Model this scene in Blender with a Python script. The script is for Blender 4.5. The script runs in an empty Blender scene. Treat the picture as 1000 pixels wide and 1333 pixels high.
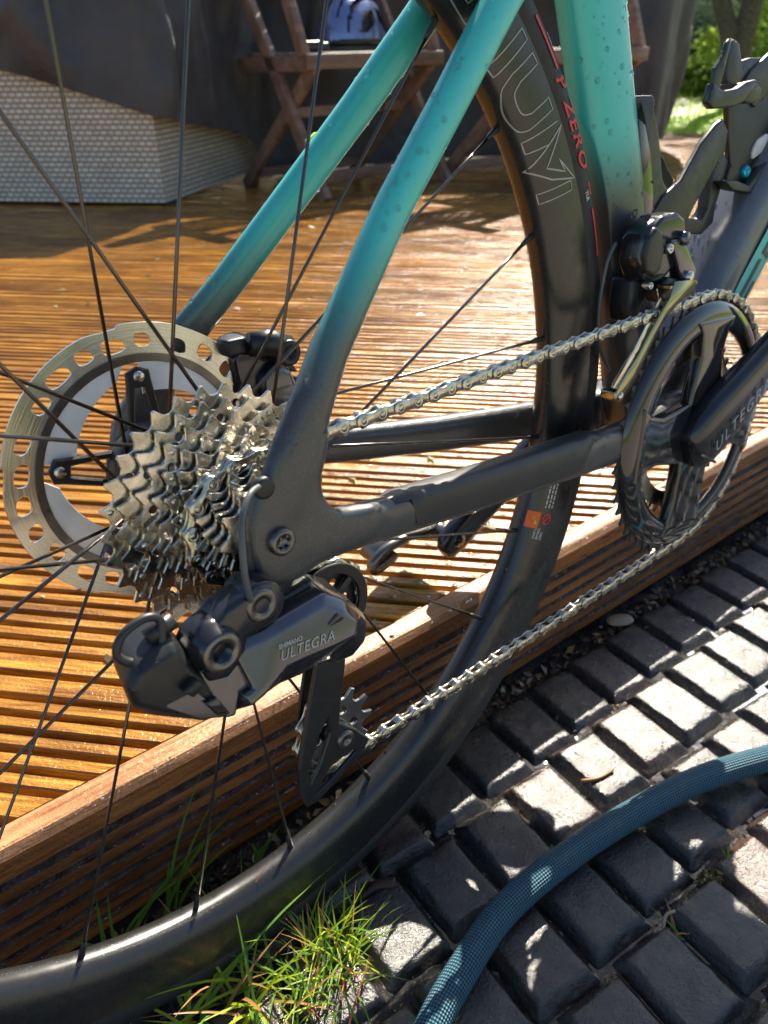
import bpy, bmesh, math, random
import numpy as np
from mathutils import Vector, Matrix, Euler, noise
random.seed(7); rng = np.random.default_rng(7)
S = 0.001                                   # all dimensions below are millimetres
PI = math.pi
scene = bpy.context.scene
COL = scene.collection
# ------------------------------------------------------------------ camera
cam_d = bpy.data.cameras.new('camera'); cam = bpy.data.objects.new('camera', cam_d); COL.objects.link(cam)
scene.camera = cam
CR = ((0.77910238, -0.62671286, -0.01518115), (0.32960337, 0.38890932, 0.86029713), (-0.53325519, -0.67526331, 0.50956685))
CP = Vector((-148.07, -315.29, 538.30))
cam.matrix_world = Matrix.Translation(CP*S) @ Matrix(CR).transposed().to_4x4()
cam_d.sensor_fit = 'HORIZONTAL'; cam_d.sensor_width = 6.7; cam_d.lens = 6.7*1027.81/1000
cam_d.clip_start = 0.02; cam_d.clip_end = 500
cam_d.dof.use_dof = True; cam_d.dof.focus_distance = 0.46; cam_d.dof.aperture_fstop = 3.0
# ------------------------------------------------------------------ world and sun
SUN_AZ, SUN_EL = 37.0, 43.0                 # azimuth counted from +X towards +Y
w = bpy.data.worlds.new('World'); scene.world = w; w.use_nodes = True
nt = w.node_tree; nt.nodes.clear()
sky = nt.nodes.new('ShaderNodeTexSky'); sky.sky_type = 'NISHITA'; sky.sun_disc = False
sky.sun_elevation = math.radians(SUN_EL); sky.sun_rotation = math.radians(90-SUN_AZ)
sky.air_density = 1.0; sky.dust_density = 1.2; sky.ozone_density = 1.0
bg = nt.nodes.new('ShaderNodeBackground'); bg.inputs[1].default_value = 0.065
wo = nt.nodes.new('ShaderNodeOutputWorld')
nt.links.new(sky.outputs[0], bg.inputs[0]); nt.links.new(bg.outputs[0], wo.inputs[0])
sun_d = bpy.data.lights.new('sun', 'SUN'); sun_d.energy = 5.0; sun_d.angle = math.radians(0.5); sun_d.color = (1, .91, .76)
sun = bpy.data.objects.new('sun', sun_d); COL.objects.link(sun)
a, e = math.radians(SUN_AZ), math.radians(SUN_EL)
sdir = Vector((math.cos(e)*math.cos(a), math.cos(e)*math.sin(a), math.sin(e)))
sun.rotation_euler = sdir.to_track_quat('Z', 'Y').to_euler()
scene.view_settings.view_transform = 'Standard'; scene.view_settings.look = 'None'
scene.view_settings.gamma = 1; scene.view_settings.use_curve_mapping = False
scene.view_settings.exposure = 1.5
scene.render.resolution_x = 768; scene.render.resolution_y = 1024
# ------------------------------------------------------------------ materials
MATS = {}
class NT:
    def __init__(s, name):
        s.m = bpy.data.materials.new(name); s.m.use_nodes = True; s.t = s.m.node_tree
        s.b = s.t.nodes['Principled BSDF']; s.o = s.t.nodes['Material Output']; MATS[name] = s.m
    def n(s, typ, **k):
        x = s.t.nodes.new('ShaderNode'+typ)
        for a_, v in k.items(): setattr(x, a_, v)
        return x
    def l(s, a_, b_): s.t.links.new(a_, b_)
    def coords(s, scale=(1, 1, 1), obj=True, rot=(0, 0, 0), rnd=True):
        tc = s.n('TexCoord'); mp = s.n('Mapping'); mp.inputs['Scale'].default_value = scale; mp.inputs['Rotation'].default_value = rot
        s.l(tc.outputs['Object' if obj else 'Generated'], mp.inputs['Vector'])
        if rnd:
            oi = s.n('ObjectInfo'); ml = s.n('Math', operation='MULTIPLY'); ml.inputs[1].default_value = 37.0
            s.l(oi.outputs['Random'], ml.inputs[0]); s.l(ml.outputs[0], mp.inputs['Location'])
        return mp.outputs[0]
    def noise(s, vec, scale, detail=4, rough=.55, dist=0):
        x = s.n('TexNoise'); x.inputs['Scale'].default_value = scale; x.inputs['Detail'].default_value = detail
        x.inputs['Roughness'].default_value = rough; x.inputs['Distortion'].default_value = dist
        if vec: s.l(vec, x.inputs['Vector'])
        return x.outputs['Fac']
    def ramp(s, fac, stops, interp='LINEAR'):
        r = s.n('ValToRGB'); r.color_ramp.interpolation = interp; el = r.color_ramp.elements
        while len(el) < len(stops): el.new(.5)
        for q, (p_, c) in zip(el, stops):
            q.position = p_; q.color = (*c, 1) if not isinstance(c, (int, float)) else (c, c, c, 1)
        s.l(fac, r.inputs[0]); return r.outputs[0]
    def mix(s, fac, a_, b_, blend='MIX'):
        x = s.n('Mix', data_type='RGBA', blend_type=blend)
        for sock, v in ((x.inputs[0], fac), (x.inputs[6], a_), (x.inputs[7], b_)):
            if isinstance(v, bpy.types.NodeSocket): s.l(v, sock)
            elif isinstance(v, (int, float)): sock.default_value = v if sock is x.inputs[0] else (v, v, v, 1)
            else: sock.default_value = (*v, 1)
        return x.outputs[2]
    def math(s, op, a_, b_=None):
        x = s.n('Math', operation=op)
        for i, v in enumerate((a_, b_)):
            if v is None: continue
            if isinstance(v, (int, float)): x.inputs[i].default_value = v
            else: s.l(v, x.inputs[i])
        return x.outputs[0]
    def set(s, **k):
        nm = {'color': 'Base Color', 'metal': 'Metallic', 'rough': 'Roughness', 'spec': 'Specular IOR Level', 'coat': 'Coat Weight', 'coatr': 'Coat Roughness', 'trans': 'Transmission Weight', 'ior': 'IOR', 'sheen': 'Sheen Weight', 'alpha': 'Alpha', 'sss': 'Subsurface Weight'}
        for a_, v in k.items():
            sk = s.b.inputs[nm[a_]]
            if isinstance(v, bpy.types.NodeSocket): s.l(v, sk)
            elif isinstance(v, tuple): sk.default_value = (*v, 1)
            else: sk.default_value = v
        return s
    def bump(s, h, dist=.0004, strength=1.0, chain=None):
        b_ = s.n('Bump'); b_.inputs['Distance'].default_value = dist; b_.inputs['Strength'].default_value = strength
        s.l(h, b_.inputs['Height'])
        if chain: s.l(chain, b_.inputs['Normal'])
        s.l(b_.outputs[0], s.b.inputs['Normal']); return b_.outputs[0]
def plain(name, color, rough=.5, metal=0, bump=0, bscale=300, var=.12, **k):
    t = NT(name); v = t.coords()
    n1 = t.noise(v, 40, 5)
    c0 = tuple(c*(1-var) for c in color); c1 = tuple(min(1, c*(1+var)) for c in color)
    t.set(color=t.ramp(n1, [(.3, c0), (.7, c1)]), metal=metal, **k)
    n2 = t.noise(v, 120, 4)
    t.set(rough=t.ramp(n2, [(.3, max(0, rough-.06)), (.75, min(1, rough+.08))]))
    if bump: t.bump(t.noise(v, bscale, 3), bump)
    return t.m
def wood(name, dark, mid, light, wet0=.16, wet1=.5, water=.0006):
    t = NT(name); g = t.coords((5, 90, 90)); v = t.coords((1, 1, 1))
    grain = t.noise(g, 3.2, 7, .62, .6); big = t.noise(t.coords((3, 14, 14)), 1.6, 4, .5)
    fine = t.noise(g, 14, 3)
    c = t.ramp(grain, [(.28, dark), (.5, mid), (.72, light)])
    c = t.mix(t.ramp(big, [(.4, 0.), (.68, .75)]), c, dark)
    c = t.mix(t.ramp(t.noise(t.coords((2, 12, 12)), 2.5, 5), [(.55, 0.), (.75, .55)]), c, light)
    oi = t.n('ObjectInfo'); hs = t.n('HueSaturation'); t.l(c, hs.inputs['Color'])
    vv = t.n('MapRange'); vv.inputs[3].default_value = .78; vv.inputs[4].default_value = 1.22; t.l(oi.outputs['Random'], vv.inputs[0]); t.l(vv.outputs[0], hs.inputs['Value'])
    wet = t.noise(t.coords((4, 22, 22)), 2.2, 5, .6)
    t.set(color=hs.outputs[0], rough=t.ramp(wet, [(.38, wet0), (.66, wet1)]), spec=.45)
    h1 = t.bump(t.math('ADD', grain, t.math('MULTIPLY', fine, .5)), .0007, .8)
    h2 = t.bump(t.noise(v, 330, 3, .5), water, .8, h1); t.bump(t.noise(v, 1300, 2, .5), water*.22, .9, h2)
    return t.m
wood('deck_wood', (.08, .028, .004), (.30, .125, .014), (.56, .295, .036), .06, .32, .0011)
wood('trim_wood', (.14, .055, .018), (.34, .155, .06), (.50, .28, .14), .2, .5)
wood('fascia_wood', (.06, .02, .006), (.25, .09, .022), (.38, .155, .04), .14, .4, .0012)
t = NT('wet_groove_sky'); v = t.coords(rnd=False); t.set(color=t.ramp(t.noise(v, 80, 5), [(.35, (.05, .030, .024)), (.7, (.17, .115, .10))]), rough=.2, spec=.9); t.bump(t.noise(v, 420, 4, .6), .0013)  # wet grooves; grey of the reflected sky also put into the colour
wood('chair_wood', (.10, .060, .042), (.23, .145, .10), (.36, .26, .20), .4, .6, .0002)
# paving block: dark wet fired clay
t = NT('paving_clay'); v = t.coords(); oi = t.n('ObjectInfo')
n1 = t.noise(v, 60, 6, .6); n2 = t.noise(v, 420, 4, .65); at = t.n('Attribute', attribute_name='tint', attribute_type='OBJECT')
c = t.ramp(n1, [(.3, (.006, .0058, .0055)), (.55, (.015, .0135, .012)), (.8, (.042, .036, .029))])
c = t.mix(at.outputs['Fac'], c, (.20, .085, .05))
c = t.mix(t.ramp(t.noise(v, 25, 4), [(.58, 0.), (.72, .5)]), c, (.09, .065, .035))
t.set(color=c, rough=t.ramp(t.noise(v, 70, 5, .6), [(.35, .14), (.65, .38)]), spec=.85)
n3 = t.noise(v, 1100, 2, .5); b1 = t.bump(n1, .0010, .6); b2 = t.bump(n2, .0009, .9, b1); t.bump(n3, .0004, .9, b2)
t = NT('wet_soil'); v = t.coords(rnd=False); n1 = t.noise(v, 55, 8, .65)
t.set(color=t.ramp(n1, [(.3, (.004, .0035, .003)), (.55, (.014, .010, .007)), (.8, (.05, .035, .02))]), rough=t.ramp(t.noise(v, 60, 4), [(.4, .12), (.65, .6)]), spec=.6); t.bump(t.noise(v, 260, 6, .7), .003)
t = NT('water'); v = t.coords(rnd=False); t.set(color=(.07, .06, .05), rough=.02, trans=.75, ior=1.33); t.bump(t.noise(v, 70, 3), .0012, .5)
t = NT('droplet'); t.set(color=(.98, .98, 1), rough=.02, trans=1.0, ior=1.33)
t = NT('deck_bead'); t.set(color=(.98, .98, 1), rough=.1, trans=1.0, ior=1.33)
# bicycle paint: teal that fades to charcoal towards the axle
t = NT('frame_paint'); tc = t.n('TexCoord'); sx = t.n('SeparateXYZ'); t.l(tc.outputs['Object'], sx.inputs[0])
fl = t.noise(tc.outputs['Object'], 900, 2)
z = t.math('ADD', sx.outputs[2], t.math('SUBTRACT', t.math('MULTIPLY', t.noise(tc.outputs['Object'], 25, 3), .012), t.math('MULTIPLY', t.math('SUBTRACT', sx.outputs[0], .1), .13)))
mr = t.n('MapRange', interpolation_type='SMOOTHSTEP'); t.l(z, mr.inputs[0]); mr.inputs[1].default_value = .340+.078; mr.inputs[2].default_value = .340+.140
xr = t.n('MapRange', interpolation_type='SMOOTHSTEP'); t.l(sx.outputs[0], xr.inputs[0]); xr.inputs[1].default_value = .412; xr.inputs[2].default_value = .43; xr.inputs[3].default_value = 1; xr.inputs[4].default_value = 0
fac = t.math('MULTIPLY', mr.outputs[0], xr.outputs[0])
dk = t.mix(xr.outputs[0], (.10, .11, .13), (.046, .048, .050)); c = t.mix(fac, dk, (.045, .50, .45))  # charcoal paler and bluer on the down tube: sky light put into the colour
c = t.mix(t.ramp(fl, [(.5, 0.), (.85, .08)]), c, (.5, .6, .6))
t.set(color=c, rough=.40, spec=.5, coat=.5, coatr=.2); t.b.inputs['Metallic'].default_value = .15
plain('teal_paint', (.03, .50, .48), .35)
plain('dark_print', (.02, .024, .028), .4)
plain('carbon_rim', (.016, .016, .016), .27, coat=.3, coatr=.25)
plain('tyre_rubber', (.018, .018, .019), .55, bump=.0003, bscale=800)
plain('rim_print', (.32, .32, .31), .35, metal=.3)
plain('red_print', (.75, .035, .03), .5)
plain('white_print', (.6, .6, .6), .5)
plain('orange_label', (.85, .13, .01), .5)
plain('yellow_label', (.8, .55, .02), .5)
plain('black_plastic', (.014, .015, .016), .38, bump=.00015)
plain('matte_black', (.02, .021, .023), .42)
plain('gloss_black', (.014, .014, .014), .07, coat=.6, coatr=.06)
plain('groupset_grey', (.10, .10, .118), .2, metal=.85, coat=.5, coatr=.1)
plain('groupset_dark', (.035, .036, .042), .2, metal=.6, coat=.4, coatr=.12)
plain('print_grey', (.36, .38, .42), .35, metal=.4)
plain('alloy_grey', (.16, .15, .14), .3, metal=.9)
plain('steel', (.62, .58, .52), .22, metal=1)
plain('spoke_black', (.11, .10, .095), .2, metal=.9)
plain('silver_fin', (.80, .80, .81), .42, metal=.25, bump=.0001, bscale=200)
plain('gold_cage', (.34, .32, .19), .16, metal=1)
plain('cable_grey', (.09, .095, .10), .42)
t = NT('cassette_steel'); v = t.coords()
t.set(color=t.ramp(t.noise(v, 90, 5, .6), [(.3, (.46, .42, .34)), (.6, (.72, .68, .58)), (.85, (.86, .83, .76))]), metal=1, rough=t.ramp(t.noise(v, 160, 4), [(.35, .17), (.7, .36)])); t.bump(t.noise(v, 420, 3), .00008)
t = NT('chain_steel'); v = t.coords()
t.set(color=t.ramp(t.noise(v, 200, 4), [(.3, (.34, .31, .24)), (.7, (.66, .63, .55))]), metal=1, rough=t.ramp(t.noise(v, 300, 4), [(.35, .14), (.7, .3)])); t.bump(t.noise(v, 700, 2), .00006)
# rotor: circular brushing
t = NT('rotor_steel'); tc = t.n('TexCoord'); sx = t.n('SeparateXYZ'); t.l(tc.outputs['Object'], sx.inputs[0])
x0 = t.math('ADD', sx.outputs[0], .0076); z0 = t.math('ADD', sx.outputs[2], -.3399)
r_ = t.math('SQRT', t.math('ADD', t.math('MULTIPLY', x0, x0), t.math('MULTIPLY', z0, z0)))
cx = t.n('CombineXYZ'); t.l(r_, cx.inputs[0]); nz = t.noise(cx.outputs[0], 1500, 3)
t.set(color=t.ramp(nz, [(.3, (.55, .53, .44)), (.7, (.82, .80, .72))]), metal=1, rough=.24); t.bump(nz, .0003, .6)
# hose: braided cover
t = NT('hose_braid'); uv = t.n('UVMap'); sp = t.n('SeparateXYZ'); t.l(uv.outputs[0], sp.inputs[0])
u1 = t.math('ADD', sp.outputs[0], sp.outputs[1]); u2 = t.math('SUBTRACT', sp.outputs[0], sp.outputs[1])
w1 = t.math('SINE', t.math('MULTIPLY', u1, 2*PI*30)); w2 = t.math('SINE', t.math('MULTIPLY', u2, 2*PI*30))
ck = t.math('MULTIPLY', w1, w2); nn = t.noise(t.coords(rnd=False), 60, 3)
c = t.mix(t.ramp(ck, [(.0, 0.), (.12, 1.)]), (.016, .022, .028), (.03, .17, .25))
c = t.mix(t.ramp(nn, [(.5, 0.), (.8, .3)]), c, (.10, .12, .13))
t.set(color=c, rough=.5, spec=.4); t.bump(ck, .0008, .8)
# rattan weave
t = NT('rattan'); tc = t.n('TexCoord'); mp = t.n('Mapping'); mp.inputs['Rotation'].default_value = (PI/2, 0, 0); t.l(tc.outputs['UV'], mp.inputs[0]); mp.inputs['Rotation'].default_value = (0, 0, 0)
br = t.n('TexBrick'); br.inputs['Scale'].default_value = 1; br.inputs['Brick Width'].default_value = .023; br.inputs['Row Height'].default_value = .0145; br.inputs['Mortar Size'].default_value = .0036; br.offset = .5; br.inputs['Bias'].default_value = 0; br.inputs['Mortar Smooth'].default_value = 1
br.inputs['Color1'].default_value = (.76, .70, .58, 1); br.inputs['Color2'].default_value = (.60, .55, .46, 1); br.inputs['Mortar'].default_value = (.32, .29, .24, 1)
t.l(tc.outputs['UV'], br.inputs['Vector']); t.set(color=br.outputs['Color'], rough=.55); t.bump(t.math('SUBTRACT', 1.0, br.outputs['Fac']), .004, 1)
t = NT('cover_fabric'); v = t.coords(); t.set(color=t.ramp(t.noise(v, 6, 5), [(.3, (.024, .025, .029)), (.7, (.055, .057, .066))]), rough=.42, spec=.45, sheen=.2); t.bump(t.noise(v, 14, 5, .6), .012, .6)
def leafmat(name, c0, c1, trans=.35):
    t = NT(name); v = t.coords(rnd=False); n_ = t.noise(v, 25, 4)
    c = t.ramp(n_, [(.3, c0), (.7, c1)]); t.set(color=c, rough=.4, spec=.4)
    tr = t.n('BsdfTranslucent'); t.l(c, tr.inputs[0]); mx = t.n('MixShader'); mx.inputs[0].default_value = trans
    t.l(t.b.outputs[0], mx.inputs[1]); t.l(tr.outputs[0], mx.inputs[2]); t.l(mx.outputs[0], t.o.inputs[0]); return t.m
leafmat('grass_blade', (.10, .23, .03), (.21, .38, .05), .45); leafmat('grass_lime', (.32, .46, .02), (.52, .60, .05), .5)
leafmat('grass_dry', (.36, .16, .05), (.45, .28, .10), .35); leafmat('grass_red', (.45, .06, .04), (.6, .14, .08), .35)
leafmat('tree_leaf', (.07, .15, .02), (.20, .32, .04), .5); leafmat('bush_leaf', (.20, .33, .04), (.46, .56, .08), .5); leafmat('pale_leaf', (.20, .24, .14), (.42, .46, .26), .4)
leafmat('lawn_green', (.24, .42, .02), (.44, .62, .04), .4)
plain('bark', (.09, .065, .05), .85, bump=.01, bscale=12, var=.5)
plain('leaf_litter', (.06, .03, .016), .5, var=.6); plain('shell_tan', (.30, .22, .14), .4, var=.3); plain('moss_wet', (.20, .15, .05), .4, bump=.002, bscale=200, var=.5)
plain('helmet_blue', (.16, .22, .42), .22, metal=.5); plain('helmet_white', (.6, .62, .62), .3)
plain('lime', (.45, .62, .02), .4); plain('bolt_teal', (.02, .45, .60), .25, metal=.6)
# ------------------------------------------------------------------ geometry helpers
class G:
    """collects verts (mm) and faces"""
    def __init__(s): s.v = []; s.f = []; s.mi = []; s.sm = []
    def add(s, vs, fs, mi=0, smooth=True):
        o = len(s.v); s.v += [tuple(p) for p in vs]; s.f += [tuple(i+o for i in f) for f in fs]; s.mi += [mi]*len(fs); s.sm += [smooth]*len(fs); return s
    def merge(s, g, mi=None):
        o = len(s.v); s.v += g.v; s.f += [tuple(i+o for i in f) for f in g.f]; s.mi += g.mi if mi is None else [mi]*len(g.f); s.sm += g.sm; return s
def mesh(name, g, mats, off=(0, 0, 0)):
    me = bpy.data.meshes.new(name)
    me.from_pydata([((p[0]-off[0])*S, (p[1]-off[1])*S, (p[2]-off[2])*S) for p in g.v], [], g.f)
    for m in ([mats] if isinstance(mats, str) else mats): me.materials.append(MATS[m])
    if g.mi: me.polygons.foreach_set('material_index', g.mi); me.polygons.foreach_set('use_smooth', g.sm)
    me.update(); return me
def link(name, me, parent=None, loc=None, **props):
    o = bpy.data.objects.new(name, me); COL.objects.link(o)
    if parent: o.parent = parent
    if loc is not None: o.location = Vector(loc)*S
    for k, v_ in props.items(): o[k] = v_
    return o
def empty(name, loc=(0, 0, 0), rz=0, **props):
    o = link(name, None, None, loc, **props); o.rotation_euler.z = rz; o.empty_display_size = .02; return o
def sharp(me, ang=35):
    try: me.set_sharp_from_angle(angle=math.radians(ang))
    except Exception: pass
    return me
def recalc(me):
    bm = bmesh.new(); bm.from_mesh(me); bmesh.ops.recalc_face_normals(bm, faces=bm.faces); bm.to_mesh(me); bm.free(); return me
def grid_faces(nu, nv, cu=False, cv=False):
    f = []
    for i in range(nu if cu else nu-1):
        for j in range(nv if cv else nv-1):
            f.append((i*nv+j, i*nv+(j+1) % nv, ((i+1) % nu)*nv+(j+1) % nv, ((i+1) % nu)*nv+j))
    return f
def tube(pts, r, n=10, cap=True):
    g = G(); P = [Vector(p) for p in pts]; m = len(P); vs = []
    t0 = (P[1]-P[0]).normalized(); u = t0.orthogonal().normalized()
    for i in range(m):
        T = (P[min(i+1, m-1)]-P[max(i-1, 0)]).normalized(); u = (u-T*u.dot(T)).normalized(); b_ = T.cross(u)
        rr = r[i] if isinstance(r, (list, tuple)) else r
        for k in range(n):
            a_ = 2*PI*k/n; vs.append(P[i]+(u*math.cos(a_)+b_*math.sin(a_))*rr)
    fs = grid_faces(m, n, cv=True)
    if cap: fs += [tuple(range(n))[::-1], tuple((m-1)*n+k for k in range(n))]
    return g.add(vs, fs)
def spline(pts, n=8, closed=False):
    P = [Vector(p) for p in pts]; out = []; m = len(P)
    for i in range(m if closed else m-1):
        if closed: a_, b_, c_, d_ = P[i-1], P[i], P[(i+1) % m], P[(i+2) % m]
        else: a_, b_, c_, d_ = P[max(i-1, 0)], P[i], P[i+1], P[min(i+2, m-1)]
        for k in range(n):
            t_ = k/n; out.append(.5*((2*b_)+(c_-a_)*t_+(2*a_-5*b_+4*c_-d_)*t_*t_+(3*b_-a_-3*c_+d_)*t_**3))
    if not closed: out.append(P[-1])
    return out
def lathe(prof, c, n=48, axis='y'):
    """prof: (radius, y) pairs, axis along y through c=(x,z)"""
    g = G(); vs = []
    for k in range(n):
        a_ = 2*PI*k/n
        for r, y in prof: vs.append((c[0]+r*math.cos(a_), y, c[1]+r*math.sin(a_)))
    return g.add(vs, grid_faces(n, len(prof), cu=True))
def loft(secs, n=24, e=2.6):
    """secs: (centre, half in-plane, half sideways); in-plane normal lies in xz"""
    g = G(); vs = []; m = len(secs); P = [Vector(s_[0]) for s_ in secs]; Y = Vector((0, 1, 0))
    for i in range(m):
        T = (P[min(i+1, m-1)]-P[max(i-1, 0)]).normalized(); N = T.cross(Y).normalized(); Bn = N.cross(T)
        a_, b_ = secs[i][1], secs[i][2]
        for k in range(n):
            th = 2*PI*k/n; c_, s_ = math.cos(th), math.sin(th)
            vs.append(P[i]+N*a_*math.copysign(abs(c_)**(2/e), c_)+Bn*b_*math.copysign(abs(s_)**(2/e), s_))
    return g.add(vs, grid_faces(m, n, cv=True)+[tuple(range(n))[::-1], tuple((m-1)*n+k for k in range(n))])
def box(c, h, rot=None):
    g = G(); vs = [Vector((sx_*h[0], sy*h[1], sz*h[2])) for sx_ in (-1, 1) for sy in (-1, 1) for sz in (-1, 1)]
    if rot is not None: vs = [rot @ v_ for v_ in vs]
    vs = [v_+Vector(c) for v_ in vs]
    return g.add(vs, [(0, 1, 3, 2), (4, 6, 7, 5), (0, 4, 5, 1), (2, 3, 7, 6), (0, 2, 6, 4), (1, 5, 7, 3)], smooth=False)
def bevelled(g, w=1.0, seg=2, ang=25):
    me = bpy.data.meshes.new('tmp'); me.from_pydata(g.v, [], g.f); bm = bmesh.new(); bm.from_mesh(me)
    bmesh.ops.recalc_face_normals(bm, faces=bm.faces)
    es = [e_ for e_ in bm.edges if len(e_.link_faces) == 2 and e_.calc_face_angle(0) > math.radians(ang)]
    bmesh.ops.bevel(bm, geom=es, offset=w, segments=seg, profile=.6, affect='EDGES', clamp_overlap=True)
    out = G(); out.v = [tuple(v_.co) for v_ in bm.verts]; bm.verts.index_update(); out.f = [tuple(v_.index for v_ in f.verts) for f in bm.faces]
    out.mi = [0]*len(out.f); out.sm = [True]*len(out.f); bm.free(); bpy.data.meshes.remove(me); return out
def slab(poly, y0, y1, w=1.5, inset=0, seg=2, c=None):
    """extruded outline in xz between y0 (near) and y1 (far); the near outline may be shrunk towards its centre"""
    n = len(poly); cx_ = sum(p[0] for p in poly)/n; cz = sum(p[1] for p in poly)/n
    if c: cx_, cz = c
    k = 1-inset
    vs = [(cx_+(x-cx_)*k, y0, cz+(z_-cz)*k) for x, z_ in poly]+[(x, y1, z_) for x, z_ in poly]
    g = G().add(vs, [tuple(range(n)), tuple(range(2*n-1, n-1, -1))]+[(i, (i+1) % n+n-0, i+n) if False else (i, i+n, (i+1) % n+n, (i+1) % n) for i in range(n)])
    return bevelled(g, w, seg) if w else g
def plate(outer, holes, y, th, bev=.25, mat=None):
    """flat plate with holes (curve fill), centred on y, in xz"""
    cu = bpy.data.curves.new('c', 'CURVE'); cu.dimensions = '2D'; cu.fill_mode = 'BOTH'; cu.extrude = max(.01, th/2-bev); cu.bevel_depth = bev; cu.bevel_resolution = 0; cu.offset = -bev
    for pl in [outer]+holes:
        sp = cu.splines.new('POLY'); sp.points.add(len(pl)-1); sp.use_cyclic_u = True
        for q, p_ in zip(sp.points, pl): q.co = (p_[0], p_[1], 0, 1)
    o = bpy.data.objects.new('c', cu); COL.objects.link(o); dg = bpy.context.evaluated_depsgraph_get(); me = o.evaluated_get(dg).to_mesh()
    g = G(); g.add([(v_.co.x, y-v_.co.z, v_.co.y) for v_ in me.vertices], [tuple(p_.vertices) for p_ in me.polygons], smooth=False)
    o.evaluated_get(dg).to_mesh_clear(); bpy.data.objects.remove(o); bpy.data.curves.remove(cu); return g
def text(s_, size, fn, extrude=0, shear=0, bold=0, spacing=1):
    """flat lettering mapped through fn(x, y) -> point"""
    cu = bpy.data.curves.new('t', 'FONT'); cu.body = s_; cu.size = size; cu.shear = shear; cu.offset = bold; cu.space_character = spacing; cu.resolution_u = 3
    o = bpy.data.objects.new('t', cu); COL.objects.link(o); dg = bpy.context.evaluated_depsgraph_get(); me = o.evaluated_get(dg).to_mesh()
    g = G(); g.add([fn(v_.co.x, v_.co.y) for v_ in me.vertices], [tuple(p_.vertices) for p_ in me.polygons], smooth=False)
    o.evaluated_get(dg).to_mesh_clear(); bpy.data.objects.remove(o); bpy.data.curves.remove(cu); return g
def circle_pts(c, r, n=24, a0=0): return [(c[0]+r*math.cos(a0+2*PI*i/n), c[1]+r*math.sin(a0+2*PI*i/n)) for i in range(n)]
def disc(c, r, y0, y1, w=.6, n=28): return slab(circle_pts(c, r, n), y0, y1, w)
# ------------------------------------------------------------------ ground, soil, water, paving
def sheet(x0, x1, y0, y1, nx, ny, fz):
    g = G(); vs = []
    for i in range(nx+1):
        for j in range(ny+1):
            x = x0+(x1-x0)*i/nx; y = y0+(y1-y0)*j/ny; vs.append((x, y, fz(x, y)))
    return g.add(vs, grid_faces(nx+1, ny+1))
DH = 122.0
me = mesh('ground', sheet(-60000, 60000, -60000, 120000, 60, 90, lambda x, y: -60), 'wet_soil'); link('ground', me, kind='structure')
soil = lambda x, y: -11+6*noise.noise(Vector((x*.018, y*.018, 3)))+3*noise.noise(Vector((x*.07, y*.07, 1)))+(2 if y > 40 else 0)
link('soil', mesh('soil', sheet(-520, 1500, -620, 110, 380, 140, soil), 'wet_soil'), kind='structure')
link('water', mesh('water', sheet(-500, 1450, -600, 44, 60, 20, lambda x, y: -10.4), 'water'), kind='structure', label='shallow rain water lying in the paving joints')
# paving blocks, each a raised chamfered lump
pav = link('paving', mesh('paving', sheet(-520, 1500, -620, 60, 2, 2, lambda x, y: -24), 'wet_soil'), kind='structure')
def block_mesh(i):
    r = random.Random(i); hx, hy = 28.3, 36.9; tx, ty = 21.2+r.uniform(-.8, .8), 28.4+r.uniform(-1, 1)
    vs = []
    for (a_, b_, z_) in ((hx, hy, -16), (hx, hy, -10.5), (tx, ty, 0)):
        for sx_, sy in ((-1, -1), (1, -1), (1, 1), (-1, 1)): vs.append((sx_*a_+r.uniform(-.5, .5), sy*b_+r.uniform(-.5, .5), z_+r.uniform(-.4, .4)*(z_ == 0)))
    fs = [(8, 9, 10, 11)]
    for l_ in (0, 4): fs += [(l_+k, l_+(k+1) % 4, l_+4+(k+1) % 4, l_+4+k) for k in range(4)]
    g = bevelled(G().add(vs, fs), 2.3, 2)
    m0 = bpy.data.meshes.new('t'); m0.from_pydata(g.v, [], g.f); bm = bmesh.new(); bm.from_mesh(m0)
    bmesh.ops.triangulate(bm, faces=bm.faces); bmesh.ops.subdivide_edges(bm, edges=[e_ for e_ in bm.edges if e_.calc_length() > 9], cuts=3, use_grid_fill=True); bmesh.ops.subdivide_edges(bm, edges=[e_ for e_ in bm.edges if e_.calc_length() > 5], cuts=1); bmesh.ops.triangulate(bm, faces=bm.faces); bm.normal_update()
    for v_ in bm.verts:
        q = v_.co+Vector((i*91, 0, 0)); v_.co += v_.normal*(.75*noise.noise(q*.09)+.55*noise.noise(q*.28)-(1.5*max(0, noise.noise(q*.12+Vector((7, 3, 1)))-.28)))
    g = G(); bm.verts.index_update(); g.add([tuple(v_.co) for v_ in bm.verts], [tuple(v_.index for v_ in f.verts) for f in bm.faces]); bm.free(); bpy.data.meshes.remove(m0)
    return mesh('paving_block', g, 'paving_clay')
BM = [block_mesh(i) for i in range(8)]
nb = 0
for row in range(-1, 8):
    yc = -55.5-(row-1)*74.5+0
    sh = (0, 4, 13, 19, 24, 30, 36, 42, 48)[row+1]
    for k in range(-12, 22):
        if row == -1: continue
        x = 248+28.7+57.4*k+sh; y = yc if row else 14
        if row == 0: y = 16.5
        if x > 1150 or x < -440: continue
        if nb >= 298: break
        o = link('paving_block', random.choice(BM), pav, (x+random.uniform(-.8, .8), y+random.uniform(-.8, .8), random.uniform(-1.2, .8)-(0 if row else 2)))
        o.rotation_euler = (random.uniform(-.022, .022), random.uniform(-.022, .022), random.uniform(-.02, .02)-.09+random.choice((0, PI)))
        o['tint'] = float(max(0, min(1, (.42 if (278 < x < 420 and -240 < y < -160) else 0)+random.uniform(-.3, .12)))); nb += 1
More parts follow.
